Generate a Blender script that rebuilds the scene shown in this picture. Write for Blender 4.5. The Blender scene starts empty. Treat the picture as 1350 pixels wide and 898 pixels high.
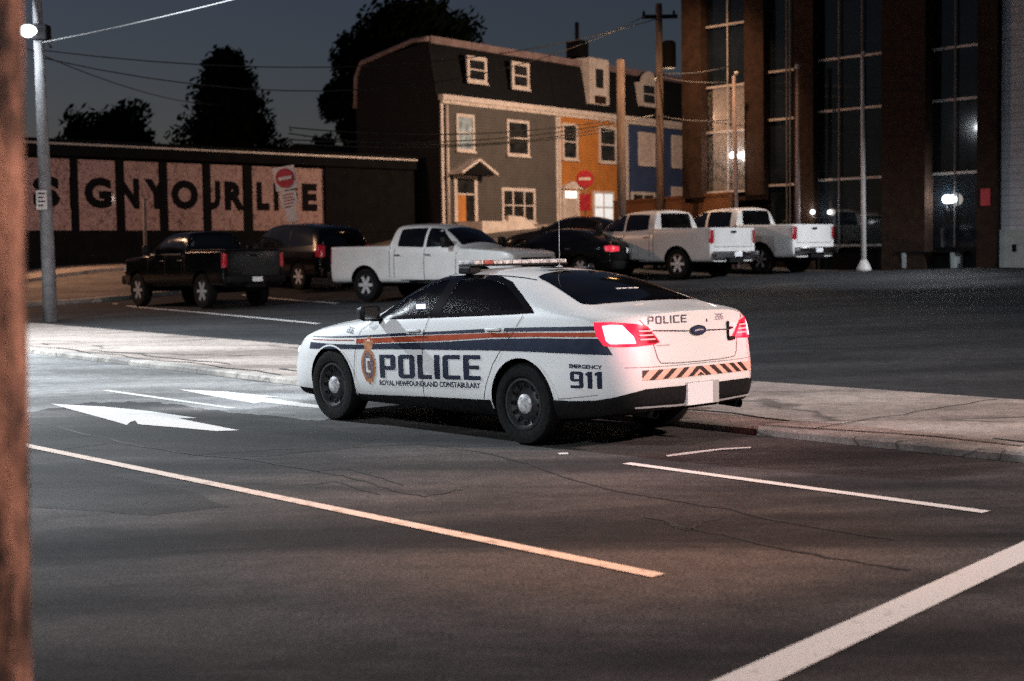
import bpy, bmesh, math, random
import numpy as np
from mathutils import Vector, Matrix, noise
from mathutils.bvhtree import BVHTree
random.seed(7)
SC = bpy.context.scene
COL = SC.collection
R = math.radians

# ------------------------------------------------------------------ camera model (used only to read real positions)
CF, CP, CR, CH = 1880.0, .0622, -.015, 1.705
def _axes():
    cp, sp = math.cos(CP), math.sin(CP); cr, sr = math.cos(CR), math.sin(CR)
    f = np.array([0, cp, -sp]); u = np.array([0, sp, cp]); r = np.array([1., 0, 0])
    return cr*r+sr*u, -sr*r+cr*u, f
AR, AU, AF = _axes()
def ray(x, y): return AF+AR*(x-675)/CF-AU*(y-449)/CF
def at(x, y, z):
    d = ray(x, y); P = d*z/d[1]; P[2] += CH; return Vector(P)
ES = Vector((-.678, .735)).normalized(); ET = Vector((ES.y, -ES.x))
def st(x, y): return x*ES.x+y*ES.y, x*ET.x+y*ET.y
def xy(s, t): return ES.x*s+ET.x*t, ES.y*s+ET.y*t

# ------------------------------------------------------------------ materials
MATS = {}
def mat(name, color, rough=.6, metal=0., emis=None, estr=0., spec=.5, coat=0., alpha=1., trans=0.):
    m = bpy.data.materials.new(name); m.use_nodes = True
    b = m.node_tree.nodes['Principled BSDF']
    b.inputs['Base Color'].default_value = (*color, 1)
    b.inputs['Roughness'].default_value = rough
    b.inputs['Metallic'].default_value = metal
    b.inputs['Specular IOR Level'].default_value = spec
    b.inputs['Coat Weight'].default_value = coat
    b.inputs['Coat Roughness'].default_value = .04
    b.inputs['Transmission Weight'].default_value = trans
    if emis: b.inputs['Emission Color'].default_value = (*emis, 1); b.inputs['Emission Strength'].default_value = estr
    MATS[name] = m
    return m
def nd(m, t, **kw):
    n = m.node_tree.nodes.new(t)
    for k, v in kw.items():
        if k in n.inputs: n.inputs[k].default_value = v
        else: setattr(n, k, v)
    return n
def lk(m, a, b): m.node_tree.links.new(a, b)
def mottle(m, c1, c2, scale, lo=.35, hi=.65, detail=6, bump=0., bscale=None, rough=None, coord='Object', stretch=None, dist=0.):
    b = m.node_tree.nodes['Principled BSDF']
    tc = nd(m, 'ShaderNodeTexCoord')
    src = tc.outputs[coord]
    if stretch:
        mp = nd(m, 'ShaderNodeMapping'); mp.inputs['Scale'].default_value = stretch
        if len(stretch) > 3: pass
        lk(m, src, mp.inputs[0]); src = mp.outputs[0]
    n = nd(m, 'ShaderNodeTexNoise', Scale=scale, Detail=detail, Roughness=.62, Distortion=dist)
    lk(m, src, n.inputs['Vector'])
    r = nd(m, 'ShaderNodeValToRGB')
    r.color_ramp.elements[0].position = lo; r.color_ramp.elements[0].color = (*c1, 1)
    r.color_ramp.elements[1].position = hi; r.color_ramp.elements[1].color = (*c2, 1)
    lk(m, n.outputs[0], r.inputs[0]); lk(m, r.outputs[0], b.inputs['Base Color'])
    if bump:
        n2 = nd(m, 'ShaderNodeTexNoise', Scale=bscale or scale*6, Detail=5.)
        lk(m, src, n2.inputs['Vector'])
        bp = nd(m, 'ShaderNodeBump', Strength=bump, Distance=.02)
        lk(m, n2.outputs[0], bp.inputs['Height']); lk(m, bp.outputs[0], b.inputs['Normal'])
    if rough:
        mr = nd(m, 'ShaderNodeMapRange'); mr.inputs[3].default_value = rough[0]; mr.inputs[4].default_value = rough[1]
        lk(m, n.outputs[0], mr.inputs[0]); lk(m, mr.outputs[0], b.inputs['Roughness'])
    return r, n, src
def ground_mat(name, c1, c2, c3, agg=.5, crack=0., wheel=0.):
    """asphalt / concrete : large patches * fine aggregate, optional voronoi cracks"""
    m = mat(name, c1, .85, spec=.22)
    b = m.node_tree.nodes['Principled BSDF']
    tc = nd(m, 'ShaderNodeTexCoord'); P = tc.outputs['Object']
    mp = nd(m, 'ShaderNodeMapping'); mp.inputs['Rotation'].default_value = (0, 0, -math.atan2(ES.y, ES.x)); mp.inputs['Scale'].default_value = (.35, 1.3, 1)
    lk(m, P, mp.inputs[0])
    n1 = nd(m, 'ShaderNodeTexNoise', Scale=.55, Detail=7., Roughness=.6, Distortion=.4); lk(m, mp.outputs[0], n1.inputs['Vector'])
    r1 = nd(m, 'ShaderNodeValToRGB'); e = r1.color_ramp.elements
    e[0].position = .40; e[0].color = (*c1, 1); e[1].position = .62; e[1].color = (*c3, 1)
    k = e.new(.5); k.color = (*c2, 1)
    lk(m, n1.outputs[0], r1.inputs[0])
    n2 = nd(m, 'ShaderNodeTexNoise', Scale=46., Detail=6., Roughness=.85); lk(m, P, n2.inputs['Vector'])
    r2 = nd(m, 'ShaderNodeMapRange'); r2.inputs[1].default_value = .33; r2.inputs[2].default_value = .67
    r2.inputs[3].default_value = 1-agg; r2.inputs[4].default_value = 1+agg
    lk(m, n2.outputs[0], r2.inputs[0])
    n4 = nd(m, 'ShaderNodeTexNoise', Scale=5., Detail=12., Roughness=.85); lk(m, P, n4.inputs['Vector'])
    r4 = nd(m, 'ShaderNodeMapRange'); r4.inputs[1].default_value = .3; r4.inputs[2].default_value = .7; r4.inputs[3].default_value = .5; r4.inputs[4].default_value = 1.5
    lk(m, n4.outputs[0], r4.inputs[0])
    mm = nd(m, 'ShaderNodeMath', operation='MULTIPLY'); lk(m, r2.outputs[0], mm.inputs[0]); lk(m, r4.outputs[0], mm.inputs[1])
    last = mm.outputs[0]
    if crack:
        nw = nd(m, 'ShaderNodeTexNoise', Scale=1.6, Detail=4.); lk(m, P, nw.inputs['Vector'])
        va = nd(m, 'ShaderNodeVectorMath', operation='MULTIPLY_ADD'); lk(m, nw.outputs['Color'], va.inputs[0]); va.inputs[1].default_value = (.5, .5, 0); lk(m, mp.outputs[0], va.inputs[2])
        v = nd(m, 'ShaderNodeTexVoronoi', feature='DISTANCE_TO_EDGE', Scale=crack); lk(m, va.outputs[0], v.inputs['Vector'])
        rc = nd(m, 'ShaderNodeMapRange'); rc.inputs[1].default_value = .0; rc.inputs[2].default_value = .014; rc.inputs[3].default_value = .35; rc.inputs[4].default_value = 1.
        lk(m, v.outputs[0], rc.inputs[0])
        m2 = nd(m, 'ShaderNodeMath', operation='MULTIPLY'); lk(m, last, m2.inputs[0]); lk(m, rc.outputs[0], m2.inputs[1]); last = m2.outputs[0]
    mx = nd(m, 'ShaderNodeVectorMath', operation='SCALE'); lk(m, r1.outputs[0], mx.inputs[0]); lk(m, last, mx.inputs['Scale'])
    lk(m, mx.outputs[0], b.inputs['Base Color'])
    rr = nd(m, 'ShaderNodeMapRange'); rr.inputs[3].default_value = .95; rr.inputs[4].default_value = .62; lk(m, n1.outputs[0], rr.inputs[0]); lk(m, rr.outputs[0], b.inputs['Roughness'])
    bp = nd(m, 'ShaderNodeBump', Strength=.3, Distance=.012); lk(m, n2.outputs[0], bp.inputs['Height']); lk(m, bp.outputs[0], b.inputs['Normal'])
    return m

M_road = ground_mat('road_asphalt', (.015, .0145, .0145), (.034, .0315, .031), (.078, .071, .068), 1.0)
M_lot = ground_mat('lot_asphalt', (.02, .021, .023), (.03, .031, .033), (.045, .045, .046), .75)
M_lightpool = ground_mat('road_lit_pale', (.085, .084, .083), (.145, .143, .14), (.22, .217, .213), .6)  # paler road colour for the painted pool of light
M_walk = ground_mat('sidewalk_concrete', (.19, .158, .14), (.285, .24, .214), (.38, .325, .29), .5, crack=.34)
M_kerb = ground_mat('kerb_concrete', (.15, .14, .13), (.24, .22, .2), (.34, .31, .28), .35, crack=.9)
M_side = ground_mat('side_street_asphalt', (.09, .08, .075), (.13, .12, .11), (.18, .165, .15), .35)
M_ground = ground_mat('far_ground', (.03, .032, .028), (.04, .042, .036), (.055, .055, .05), .5)
M_paint = mat('road_paint', (.72, .7, .67), .7)
_r, _n, _s = mottle(M_paint, (.34, .325, .31), (.74, .72, .69), 9., .24, .42, 8, .3, 60)
M_paint_o = mat('road_paint_yellow', (.7, .5, .33), .7)
mottle(M_paint_o, (.4, .3, .25), (.72, .60, .51), 9., .3, .5, 8, .3, 60)
M_crack = mat('crack_tar', (.012, .012, .012), .8)

def white_paint(name, c, dirt=.85):
    m = mat(name, c, .32, coat=.6)
    mottle(m, tuple(v*dirt for v in c), c, 1.7, .3, .62, 8)
    return m
M_wpol = white_paint('police_white_paint', (.8, .8, .79), .9)
M_wtruck = white_paint('white_truck_paint', (.68, .67, .65))
M_wtruck2 = white_paint('silver_white_truck_paint', (.6, .58, .56))
M_black = mat('black_car_paint', (.012, .012, .013), .12, spec=.35)
mottle(M_black, (.003, .003, .003), (.006, .006, .006), 2.5)
M_dark = mat('dark_grey_car_paint', (.02, .021, .024), .15, spec=.4)
mottle(M_dark, (.006, .006, .007), (.01, .01, .012), 2.5)
M_navy = mat('navy_vinyl', (.022, .03, .075), .4, spec=.3)
mottle(M_navy, (.013, .017, .036), (.02, .026, .052), 14)
M_orange = mat('orange_vinyl', (.55, .09, .025), .35)
mottle(M_orange, (.29, .042, .014), (.38, .062, .022), 9)
M_gold = mat('crest_gold', (.42, .17, .07), .45)
mottle(M_gold, (.3, .1, .045), (.52, .24, .11), 40, .4, .6)
M_crest = mat('crest_field', (.06, .05, .09), .5)
mottle(M_crest, (.04, .045, .1), (.34, .2, .14), 75, .45, .6)
M_pale = mat('pale_vinyl', (.72, .7, .68), .5)
M_pink = mat('chevron_orange_reflective', (.85, .33, .2), .45)
mottle(M_pink, (.78, .42, .33), (.86, .5, .4), 12)
M_brown = mat('chevron_dark', (.03, .012, .008), .5)
M_rub = mat('black_rubber', (.006, .006, .006), .7, spec=.12)
mottle(M_rub, (.01, .01, .011), (.028, .028, .029), 25, bump=.2)
M_plast = mat('black_plastic', (.02, .02, .021), .5, spec=.15)
mottle(M_plast, (.005, .005, .005), (.011, .011, .012), 30, bump=.1)
M_int = mat('interior_dark', (.004, .004, .005), .9, spec=.05)
M_glass = mat('dark_car_glass', (.006, .007, .009), .06, spec=.6)
mottle(M_glass, (.002, .002, .002), (.005, .005, .006), 3)
M_tyre = mat('tyre_rubber', (.02, .02, .02), .85, spec=.1)
mottle(M_tyre, (.004, .004, .004), (.010, .010, .010), 30, bump=.3)
M_rim = mat('dark_steel_rim', (.035, .035, .037), .38, .0, spec=.35)
mottle(M_rim, (.016, .016, .017), (.036, .036, .038), 20)
M_chrome = mat('chrome', (.75, .75, .76), .15, 1.)
M_alloy = mat('grey_alloy', (.5, .5, .51), .35, .3)
M_hub = mat('bright_hub', (.75, .75, .76), .22, .4)
mottle(M_hub, (.35, .35, .36), (.9, .9, .9), 30, .4, .6)
M_redon = mat('lit_brake_lens', (.5, .01, .02), .3, emis=(1., .01, .045), estr=1.5)
M_redhot = mat('lit_brake_bulb', (.9, .5, .5), .3, emis=(1., .5, .56), estr=3.6)
M_redoff = mat('red_lens', (.12, .006, .01), .2, coat=.5, emis=(1., .02, .05), estr=.12)
M_redglow = mat('faint_red_lamp', (.4, .01, .02), .3, emis=(1., .05, .1), estr=.6)
M_clear = mat('clear_lens', (.5, .5, .5), .15)
M_head = mat('lit_headlamp', (.9, .9, .9), .2, emis=(.9, .95, 1.), estr=25.)
M_led = mat('blue_screen', (.1, .1, .2), .3, emis=(.55, .65, 1.), estr=12.)
M_plate = mat('licence_plate', (.9, .9, .92), .5)
M_lensW = mat('lightbar_clear_lens', (.55, .53, .52), .25, coat=.3)
mottle(M_lensW, (.32, .3, .3), (.75, .72, .7), 22, .4, .6)
M_lensR = mat('lightbar_red_lens', (.35, .08, .06), .25)
M_metalg = mat('galvanised_steel', (.4, .4, .41), .5, .6)
mottle(M_metalg, (.28, .28, .29), (.48, .48, .49), 8)

# ------------------------------------------------------------------ mesh helpers
def link(name, bm, m, parent=None, smooth=False, angle=None):
    me = bpy.data.meshes.new(name)
    bm.normal_update(); bm.to_mesh(me); bm.free()
    for x in (m if isinstance(m, (list, tuple)) else [m]): me.materials.append(x)
    if smooth or angle:
        me.polygons.foreach_set('use_smooth', [True]*len(me.polygons))
        if angle: me.set_sharp_from_angle(angle=R(angle))
    o = bpy.data.objects.new(name, me); COL.objects.link(o)
    if parent: o.parent = parent
    return o
def tag(o, label, cat, group=None, kind=None):
    if label: o['label'] = label
    if cat: o['category'] = cat
    if group: o['group'] = group
    if kind: o['kind'] = kind
    return o
def struct(o): o['kind'] = 'structure'; return o
def thing(name, loc, label, cat, rz=0, group=None):
    o = bpy.data.objects.new(name, None); COL.objects.link(o)
    o.location = loc; o.rotation_euler = (0, 0, rz); o.empty_display_size = .3
    return tag(o, label, cat, group)
def box(bm, x0, x1, y0, y1, z0, z1, mi=0, bev=0., M=None):
    vs = [bm.verts.new((x, y, z)) for x in (x0, x1) for y in (y0, y1) for z in (z0, z1)]
    fs = [bm.faces.new([vs[i] for i in q]) for q in ((0, 1, 3, 2), (4, 6, 7, 5), (0, 4, 5, 1), (2, 3, 7, 6), (0, 2, 6, 4), (1, 5, 7, 3))]
    for f in fs: f.material_index = mi
    if bev:
        es = list({e for f in fs for e in f.edges})
        r = bmesh.ops.bevel(bm, geom=es, offset=bev, segments=2, affect='EDGES', profile=.6)
        vs = list({v for v in vs if v.is_valid} | {v for f in r['faces'] for v in f.verts})
    if M: bmesh.ops.transform(bm, matrix=M, verts=vs)
    return vs
def tube(bm, pts, rad, seg=8, mi=0, cap=True):
    pts = [Vector(p) for p in pts]; n = len(pts)
    rr = rad if isinstance(rad, (list, tuple)) else [rad]*n
    prev = None; rings = []
    for i, p in enumerate(pts):
        d = (pts[min(i+1, n-1)]-pts[max(i-1, 0)]).normalized()
        if prev is None:
            a = d.orthogonal().normalized()
        else:
            a = (prev-d*prev.dot(d)).normalized()
        prev = a; b = d.cross(a)
        rings.append([bm.verts.new(p+(a*math.cos(2*math.pi*k/seg)+b*math.sin(2*math.pi*k/seg))*rr[i]) for k in range(seg)])
    for A, B in zip(rings, rings[1:]):
        for k in range(seg):
            f = bm.faces.new((A[k], A[(k+1) % seg], B[(k+1) % seg], B[k])); f.material_index = mi; f.smooth = True
    if cap:
        for ring in (rings[0][::-1], rings[-1]):
            f = bm.faces.new(ring); f.material_index = mi
def lathe(bm, prof, seg=32, axis='Z', c=(0, 0, 0), mi=0, open0=False):
    """prof: list of (radius, height)"""
    rings = []
    for r, h in prof:
        ring = []
        for k in range(seg):
            a = 2*math.pi*k/seg
            u, v = r*math.cos(a), r*math.sin(a)
            p = {'Z': (u, v, h), 'Y': (u, h, v), 'X': (h, u, v)}[axis]
            ring.append(bm.verts.new((p[0]+c[0], p[1]+c[1], p[2]+c[2])))
        rings.append(ring)
    fl = axis == 'Y'
    for A, B in zip(rings, rings[1:]):
        for k in range(seg):
            q = (A[k], A[(k+1) % seg], B[(k+1) % seg], B[k])
            f = bm.faces.new(q[::-1] if fl else q); f.material_index = mi; f.smooth = True
    for ring, rev in ((rings[0], not fl), (rings[-1], fl)):
        if open0 and ring is rings[0]: continue
        f = bm.faces.new(ring[::-1] if rev else ring); f.material_index = mi
def prism(bm, poly, d0, d1, plane='xz', mi=0):
    def P(u, v, d): return {'xz': (u, d, v), 'xy': (u, v, d), 'yz': (d, u, v)}[plane]
    a = [bm.verts.new(P(u, v, d0)) for u, v in poly]; b = [bm.verts.new(P(u, v, d1)) for u, v in poly]
    n = len(poly)
    fs = [bm.faces.new(a[::-1]), bm.faces.new(b)]+[bm.faces.new((a[i], a[(i+1) % n], b[(i+1) % n], b[i])) for i in range(n)]
    for f in fs: f.material_index = mi
    bmesh.ops.recalc_face_normals(bm, faces=fs)
def evalcopy(o):
    dg = bpy.context.evaluated_depsgraph_get(); dg.update()
    me = bpy.data.meshes.new_from_object(o.evaluated_get(dg), depsgraph=dg)
    return me
def curve2d(loops):
    """filled 2D shape with holes -> bmesh in xy"""
    cu = bpy.data.curves.new('tmp', 'CURVE'); cu.dimensions = '2D'; cu.fill_mode = 'BOTH'
    for lp in loops:
        sp = cu.splines.new('POLY'); sp.points.add(len(lp)-1); sp.use_cyclic_u = True
        for p, q in zip(sp.points, lp): p.co = (q[0], q[1], 0, 1)
    o = bpy.data.objects.new('tmp', cu); COL.objects.link(o)
    me = evalcopy(o); bpy.data.objects.remove(o); bpy.data.curves.remove(cu)
    bm = bmesh.new(); bm.from_mesh(me); bpy.data.meshes.remove(me)
    return bm
def text2d(s, w, h, bold=.0, spacing=1.):
    """text fitted in a w x h box, origin lower left"""
    cu = bpy.data.curves.new('tmp', 'FONT'); cu.body = s; cu.size = 1; cu.offset = bold; cu.resolution_u = 3; cu.space_character = spacing
    o = bpy.data.objects.new('tmp', cu); COL.objects.link(o)
    me = evalcopy(o); bpy.data.objects.remove(o); bpy.data.curves.remove(cu)
    bm = bmesh.new(); bm.from_mesh(me); bpy.data.meshes.remove(me)
    xs = [v.co.x for v in bm.verts]; ys = [v.co.y for v in bm.verts]
    x0, x1, y0, y1 = min(xs), max(xs), min(ys), max(ys)
    for v in bm.verts: v.co = ((v.co.x-x0)/(x1-x0)*w, (v.co.y-y0)/(y1-y0)*h, 0)
    return bm
# block glyphs on a 4 x 6 grid, squared with cut corners
def glyphs(s, w, h, gap=.22, st_=1.25):
    k = .55; S = st_
    def ring(x0, y0, x1, y1, c=k):
        return [(x0+c, y0), (x1-c, y0), (x1, y0+c), (x1, y1-c), (x1-c, y1), (x0+c, y1), (x0, y1-c), (x0, y0+c)]
    t = 1.0
    G = {
     'P': ([[(0, 0), (S, 0), (S, 2.1), (3.6, 2.1), (4, 2.6), (4, 5.5), (3.5, 6), (0, 6)], [(S, 3.1), (S, 5.1), (4-S, 5.1), (4-S, 3.1)]], 4),
     'O': ([ring(0, 0, 4, 6), [(S, t), (4-S, t), (4-S, 6-t), (S, 6-t)]], 4),
     'L': ([[(0, 0), (3.3, 0), (3.3, t), (S, t), (S, 6), (0, 6)]], 3.3),
     'I': ([[(0, 0), (S, 0), (S, 6), (0, 6)]], S),
     'C': ([[(k, 0), (4, 0), (4, t), (S, t), (S, 6-t), (4, 6-t), (4, 6), (k, 6), (0, 6-k), (0, k)]], 4),
     'E': ([[(0, 0), (3.8, 0), (3.8, t), (S, t), (S, 2.6), (3.5, 2.6), (3.5, 3.5), (S, 3.5), (S, 6-t), (3.8, 6-t), (3.8, 6), (0, 6)]], 3.8),
     '9': ([[(0.1, 0), (3.5, 0), (4, k), (4, 6-k), (4-k, 6), (k, 6), (0, 6-k), (0, 2.9), (k, 2.4), (4-S, 2.4), (4-S, t), (.1, t)], [(S, 3.3), (S, 6-t), (4-S, 6-t), (4-S, 3.3)]], 4),
     '1': ([[(.6, 0), (.6+S, 0), (.6+S, 6), (.8, 6), (0, 5.3), (0, 4.6), (.6, 4.6)]], .6+S),
     '2': ([[(0, 0), (4, 0), (4, t), (S, t), (S, 2.4), (4-k, 2.4), (4, 2.9), (4, 6-k), (4-k, 6), (0, 6), (0, 5), (4-S, 5), (4-S, 3.4), (k, 3.4), (0, 3)]], 4),
     '0': ([ring(0, 0, 4, 6), [(S, t), (4-S, t), (4-S, 6-t), (S, 6-t)]], 4),
     '6': ([[(k, 0), (4-k, 0), (4, k), (4, 3), (3.5, 3.5), (S, 3.5), (S, 5), (4, 5), (4, 6), (k, 6), (0, 6-k), (0, k)], [(S, t), (4-S, t), (4-S, 2.6), (S, 2.6)]], 4)}
    g = gap*4; tot = sum(G[c][1] for c in s)+g*(len(s)-1); x = 0; loops = []
    for c in s:
        for lp in G[c][0]: loops.append([((x+a)/tot*w, b/6*h) for a, b in lp])
        x += G[c][1]+g
    return curve2d(loops)
def tessel(bm, step, lim=4000):
    xs = [v.co.x for v in bm.verts]; ys = [v.co.y for v in bm.verts]
    for ax, lo, hi in ((0, min(xs), max(xs)), (1, min(ys), max(ys))):
        k = math.floor(lo/step)+1
        while k*step < hi:
            n = Vector((0, 0, 0)); n[ax] = 1; c = Vector((0, 0, 0)); c[ax] = k*step
            bmesh.ops.bisect_plane(bm, geom=bm.verts[:]+bm.edges[:]+bm.faces[:], plane_co=c, plane_no=n)
            k += 1
    return bm
def cast(bm, bvh, O, U, V, N, off, parent, name, m, step=.05, miss=None, smooth=True, thick=0.):
    """lay a flat shape (x->U, y->V) on a surface along direction N"""
    tessel(bm, step)
    O, U, V, N = Vector(O), Vector(U), Vector(V), Vector(N).normalized()
    dead = []
    for v in bm.verts:
        p = O+U*v.co.x+V*v.co.y
        h, n, i, d = bvh.ray_cast(p, N)
        if h is None or n is None: dead.append(v); continue
        if n.dot(N) > 0: n = -n
        v.co = h+n*off
    if dead: bmesh.ops.delete(bm, geom=dead, context='VERTS')
    bmesh.ops.recalc_face_normals(bm, faces=bm.faces)
    if bm.faces and sum((f.normal.dot(N)*f.calc_area() for f in bm.faces)) > 0: bmesh.ops.reverse_faces(bm, faces=bm.faces)
    return link(name, bm, m, parent, smooth=smooth)
def castside(bm, bvh, side, off, parent, name, m, step=.05):
    """shape drawn as (x forward, z up) laid on the car side (side +1 = left)"""
    return cast(bm, bvh, (0, 2.*side, 0), (1, 0, 0), (0, 0, 1), (0, -side, 0), off, parent, name, m, step)
def castwrap(poly, bvh, A, off, parent, name, m, step=.03, bm=None):
    """poly of (x,y,z) round the tail, projected from a vertical axis at (A,0)"""
    if bm is None: bm = curve2d([[(math.atan2(y, -(x-A)), z) for x, y, z in poly]])
    tessel(bm, step)
    dead = []
    for v in bm.verts:
        th, z = v.co.x, v.co.y
        dr = Vector((-math.cos(th), math.sin(th), 0))
        h, n, i, d = bvh.ray_cast(Vector((A, 0, z))+dr*2.5, -dr)
        if h is None: dead.append(v); continue
        if n.dot(dr) < 0: n = -n
        v.co = h+n*off
    if dead: bmesh.ops.delete(bm, geom=dead, context='VERTS')
    bmesh.ops.recalc_face_normals(bm, faces=bm.faces)
    c = Vector((A, 0, .8))
    if bm.faces and sum((f.normal.dot(f.calc_center_median()-c) for f in bm.faces)) < 0: bmesh.ops.reverse_faces(bm, faces=bm.faces)
    return link(name, bm, m, parent, smooth=True)
def strip(pts, w):
    """thin 2D strip along a polyline -> loop"""
    L, Rr = [], []
    for i, p in enumerate(pts):
        a = Vector(pts[max(i-1, 0)]); b = Vector(pts[min(i+1, len(pts)-1)]); d = (b-a).normalized(); n = Vector((-d.y, d.x))*w/2
        L.append((p[0]+n.x, p[1]+n.y)); Rr.append((p[0]-n.x, p[1]-n.y))
    return L+Rr[::-1]
def arc(cx, cz, r, a0, a1, n=16): return [(cx+r*math.cos(R(a0+(a1-a0)*i/n)), cz+r*math.sin(R(a0+(a1-a0)*i/n))) for i in range(n+1)]

# ------------------------------------------------------------------ vehicles
def body_solid(name, stations, mats, cap0, cap1, sub=2, crease_rows=(), crease=.5, hard=()):
    """stations: [x, [11 (y,z[,dx])]] from tail to nose : B3,S1..S6,T3,T2,T1,T0 ; closed solid"""
    bm = bmesh.new()
    def full(stn):
        x, P = stn
        P = [(p[0], p[1], p[2] if len(p) > 2 else 0) for p in P]
        B3 = P[0]
        ring = [(0, B3[1], B3[2]), (B3[0]*.33, B3[1], B3[2]), (B3[0]*.66, B3[1], B3[2])]+P
        return [(x+d, y, z) for y, z, d in ring]          # 14 points, first & last on y=0
    rings = []
    for s_ in stations:
        h = full(s_)
        left = [bm.verts.new(p) for p in h]
        right = [left[0]]+[bm.verts.new((p[0], -p[1], p[2])) for p in h[1:-1]]+[left[-1]]
        rings.append((left, right))
    cl = bm.edges.layers.float.new('crease_edge')
    for (L0, R0), (L1, R1) in zip(rings, rings[1:]):
        for i in range(13):
            bm.faces.new((L0[i], L0[i+1], L1[i+1], L1[i]))
            bm.faces.new((R0[i+1], R0[i], R1[i], R1[i+1]))
        for r_ in crease_rows:
            for A, B in ((L0, L1), (R0, R1)):
                e = bm.edges.get((A[r_], B[r_]))
                if e: e[cl] = crease
    if len(hard):
        for k_ in hard:
            for A in rings[k_]:
                for i in range(9, 13):
                    e = bm.edges.get((A[i], A[i+1]))
                    if e: e[cl] = .55
    for k, (idx, bul) in enumerate(((0, cap0), (-1, cap1))):
        L, Rr = rings[idx]; sgn = -1 if idx == 0 else 1
        # grid rows 3..10 (side points), 4 columns each
        rows = []
        for j in range(3, 11):
            if j == 3: rows.append([L[3], L[2], L[1], L[0], Rr[1], Rr[2], Rr[3]]); continue
            if j == 10: rows.append([L[10], L[11], L[12], L[13], Rr[12], Rr[11], Rr[10]]); continue
            c = L[j].co; row = [L[j]]
            for f_ in (.66, .33, 0, -.33, -.66):
                row.append(bm.verts.new((c.x+sgn*bul*(1-abs(f_)**2), c.y*f_, c.z)))
            row.append(Rr[j]); rows.append(row)
        for a, b in zip(rows, rows[1:]):
            for i in range(6):
                q = (a[i], b[i], b[i+1], a[i+1])
                bm.faces.new(q if idx == 0 else q[::-1])
    bmesh.ops.recalc_face_normals(bm, faces=bm.faces)
    o = link(name, bm, mats, None, smooth=True)
    md = o.modifiers.new('s', 'SUBSURF'); md.levels = sub; md.render_levels = sub
    me = evalcopy(o); old = o.data; o.modifiers.clear(); o.data = me; bpy.data.meshes.remove(old)
    return o
def cut(o, cutters):
    """boolean difference; faces left by the cutters keep the cutters' material slot"""
    def ext(me):
        a = np.empty(len(me.vertices)*3); me.vertices.foreach_get('co', a); a = a.reshape(-1, 3)
        return (a.min(0), a.max(0)) if len(a) else (np.zeros(3)-99, np.zeros(3)+99)
    lo0, hi0 = ext(o.data)
    for c in cutters:
        for t_ in range(6):                                        # a failed boolean leaves the cutter standing: nudge it and try again
            c.location = (.0013*t_, 0, .0009*t_)
            md = o.modifiers.new('b', 'BOOLEAN'); md.operation = 'DIFFERENCE'; md.solver = 'EXACT'; md.object = c; md.material_mode = 'INDEX'
            me = evalcopy(o); o.modifiers.clear(); lo1, hi1 = ext(me)
            if (lo1 >= lo0-.002).all() and (hi1 <= hi0+.002).all() and (hi1-lo1 > .9*(hi0-lo0)).all():
                old = o.data; o.data = me; bpy.data.meshes.remove(old); break
            print('retry cut', o.name, t_); bpy.data.meshes.remove(me)
    for c in cutters:
        me = c.data; bpy.data.objects.remove(c); bpy.data.meshes.remove(me)
    o.data.polygons.foreach_set('use_smooth', [True]*len(o.data.polygons))
    o.data.set_sharp_from_angle(angle=R(42))
def cyl_cutter(x, z, r, y0, y1, mi=1):
    bm = bmesh.new(); lathe(bm, [(r, y0), (r, y1)], 48, 'Y', (x, 0, z), mi)
    bmesh.ops.recalc_face_normals(bm, faces=bm.faces)
    return link('cutter', bm, [M_wpol, M_int])
def prism_cutter(poly, d0, d1, plane='xz', mi=1):
    bm = bmesh.new(); prism(bm, poly, d0, d1, plane, mi)
    return link('cutter', bm, [M_wpol, M_int])
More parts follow.
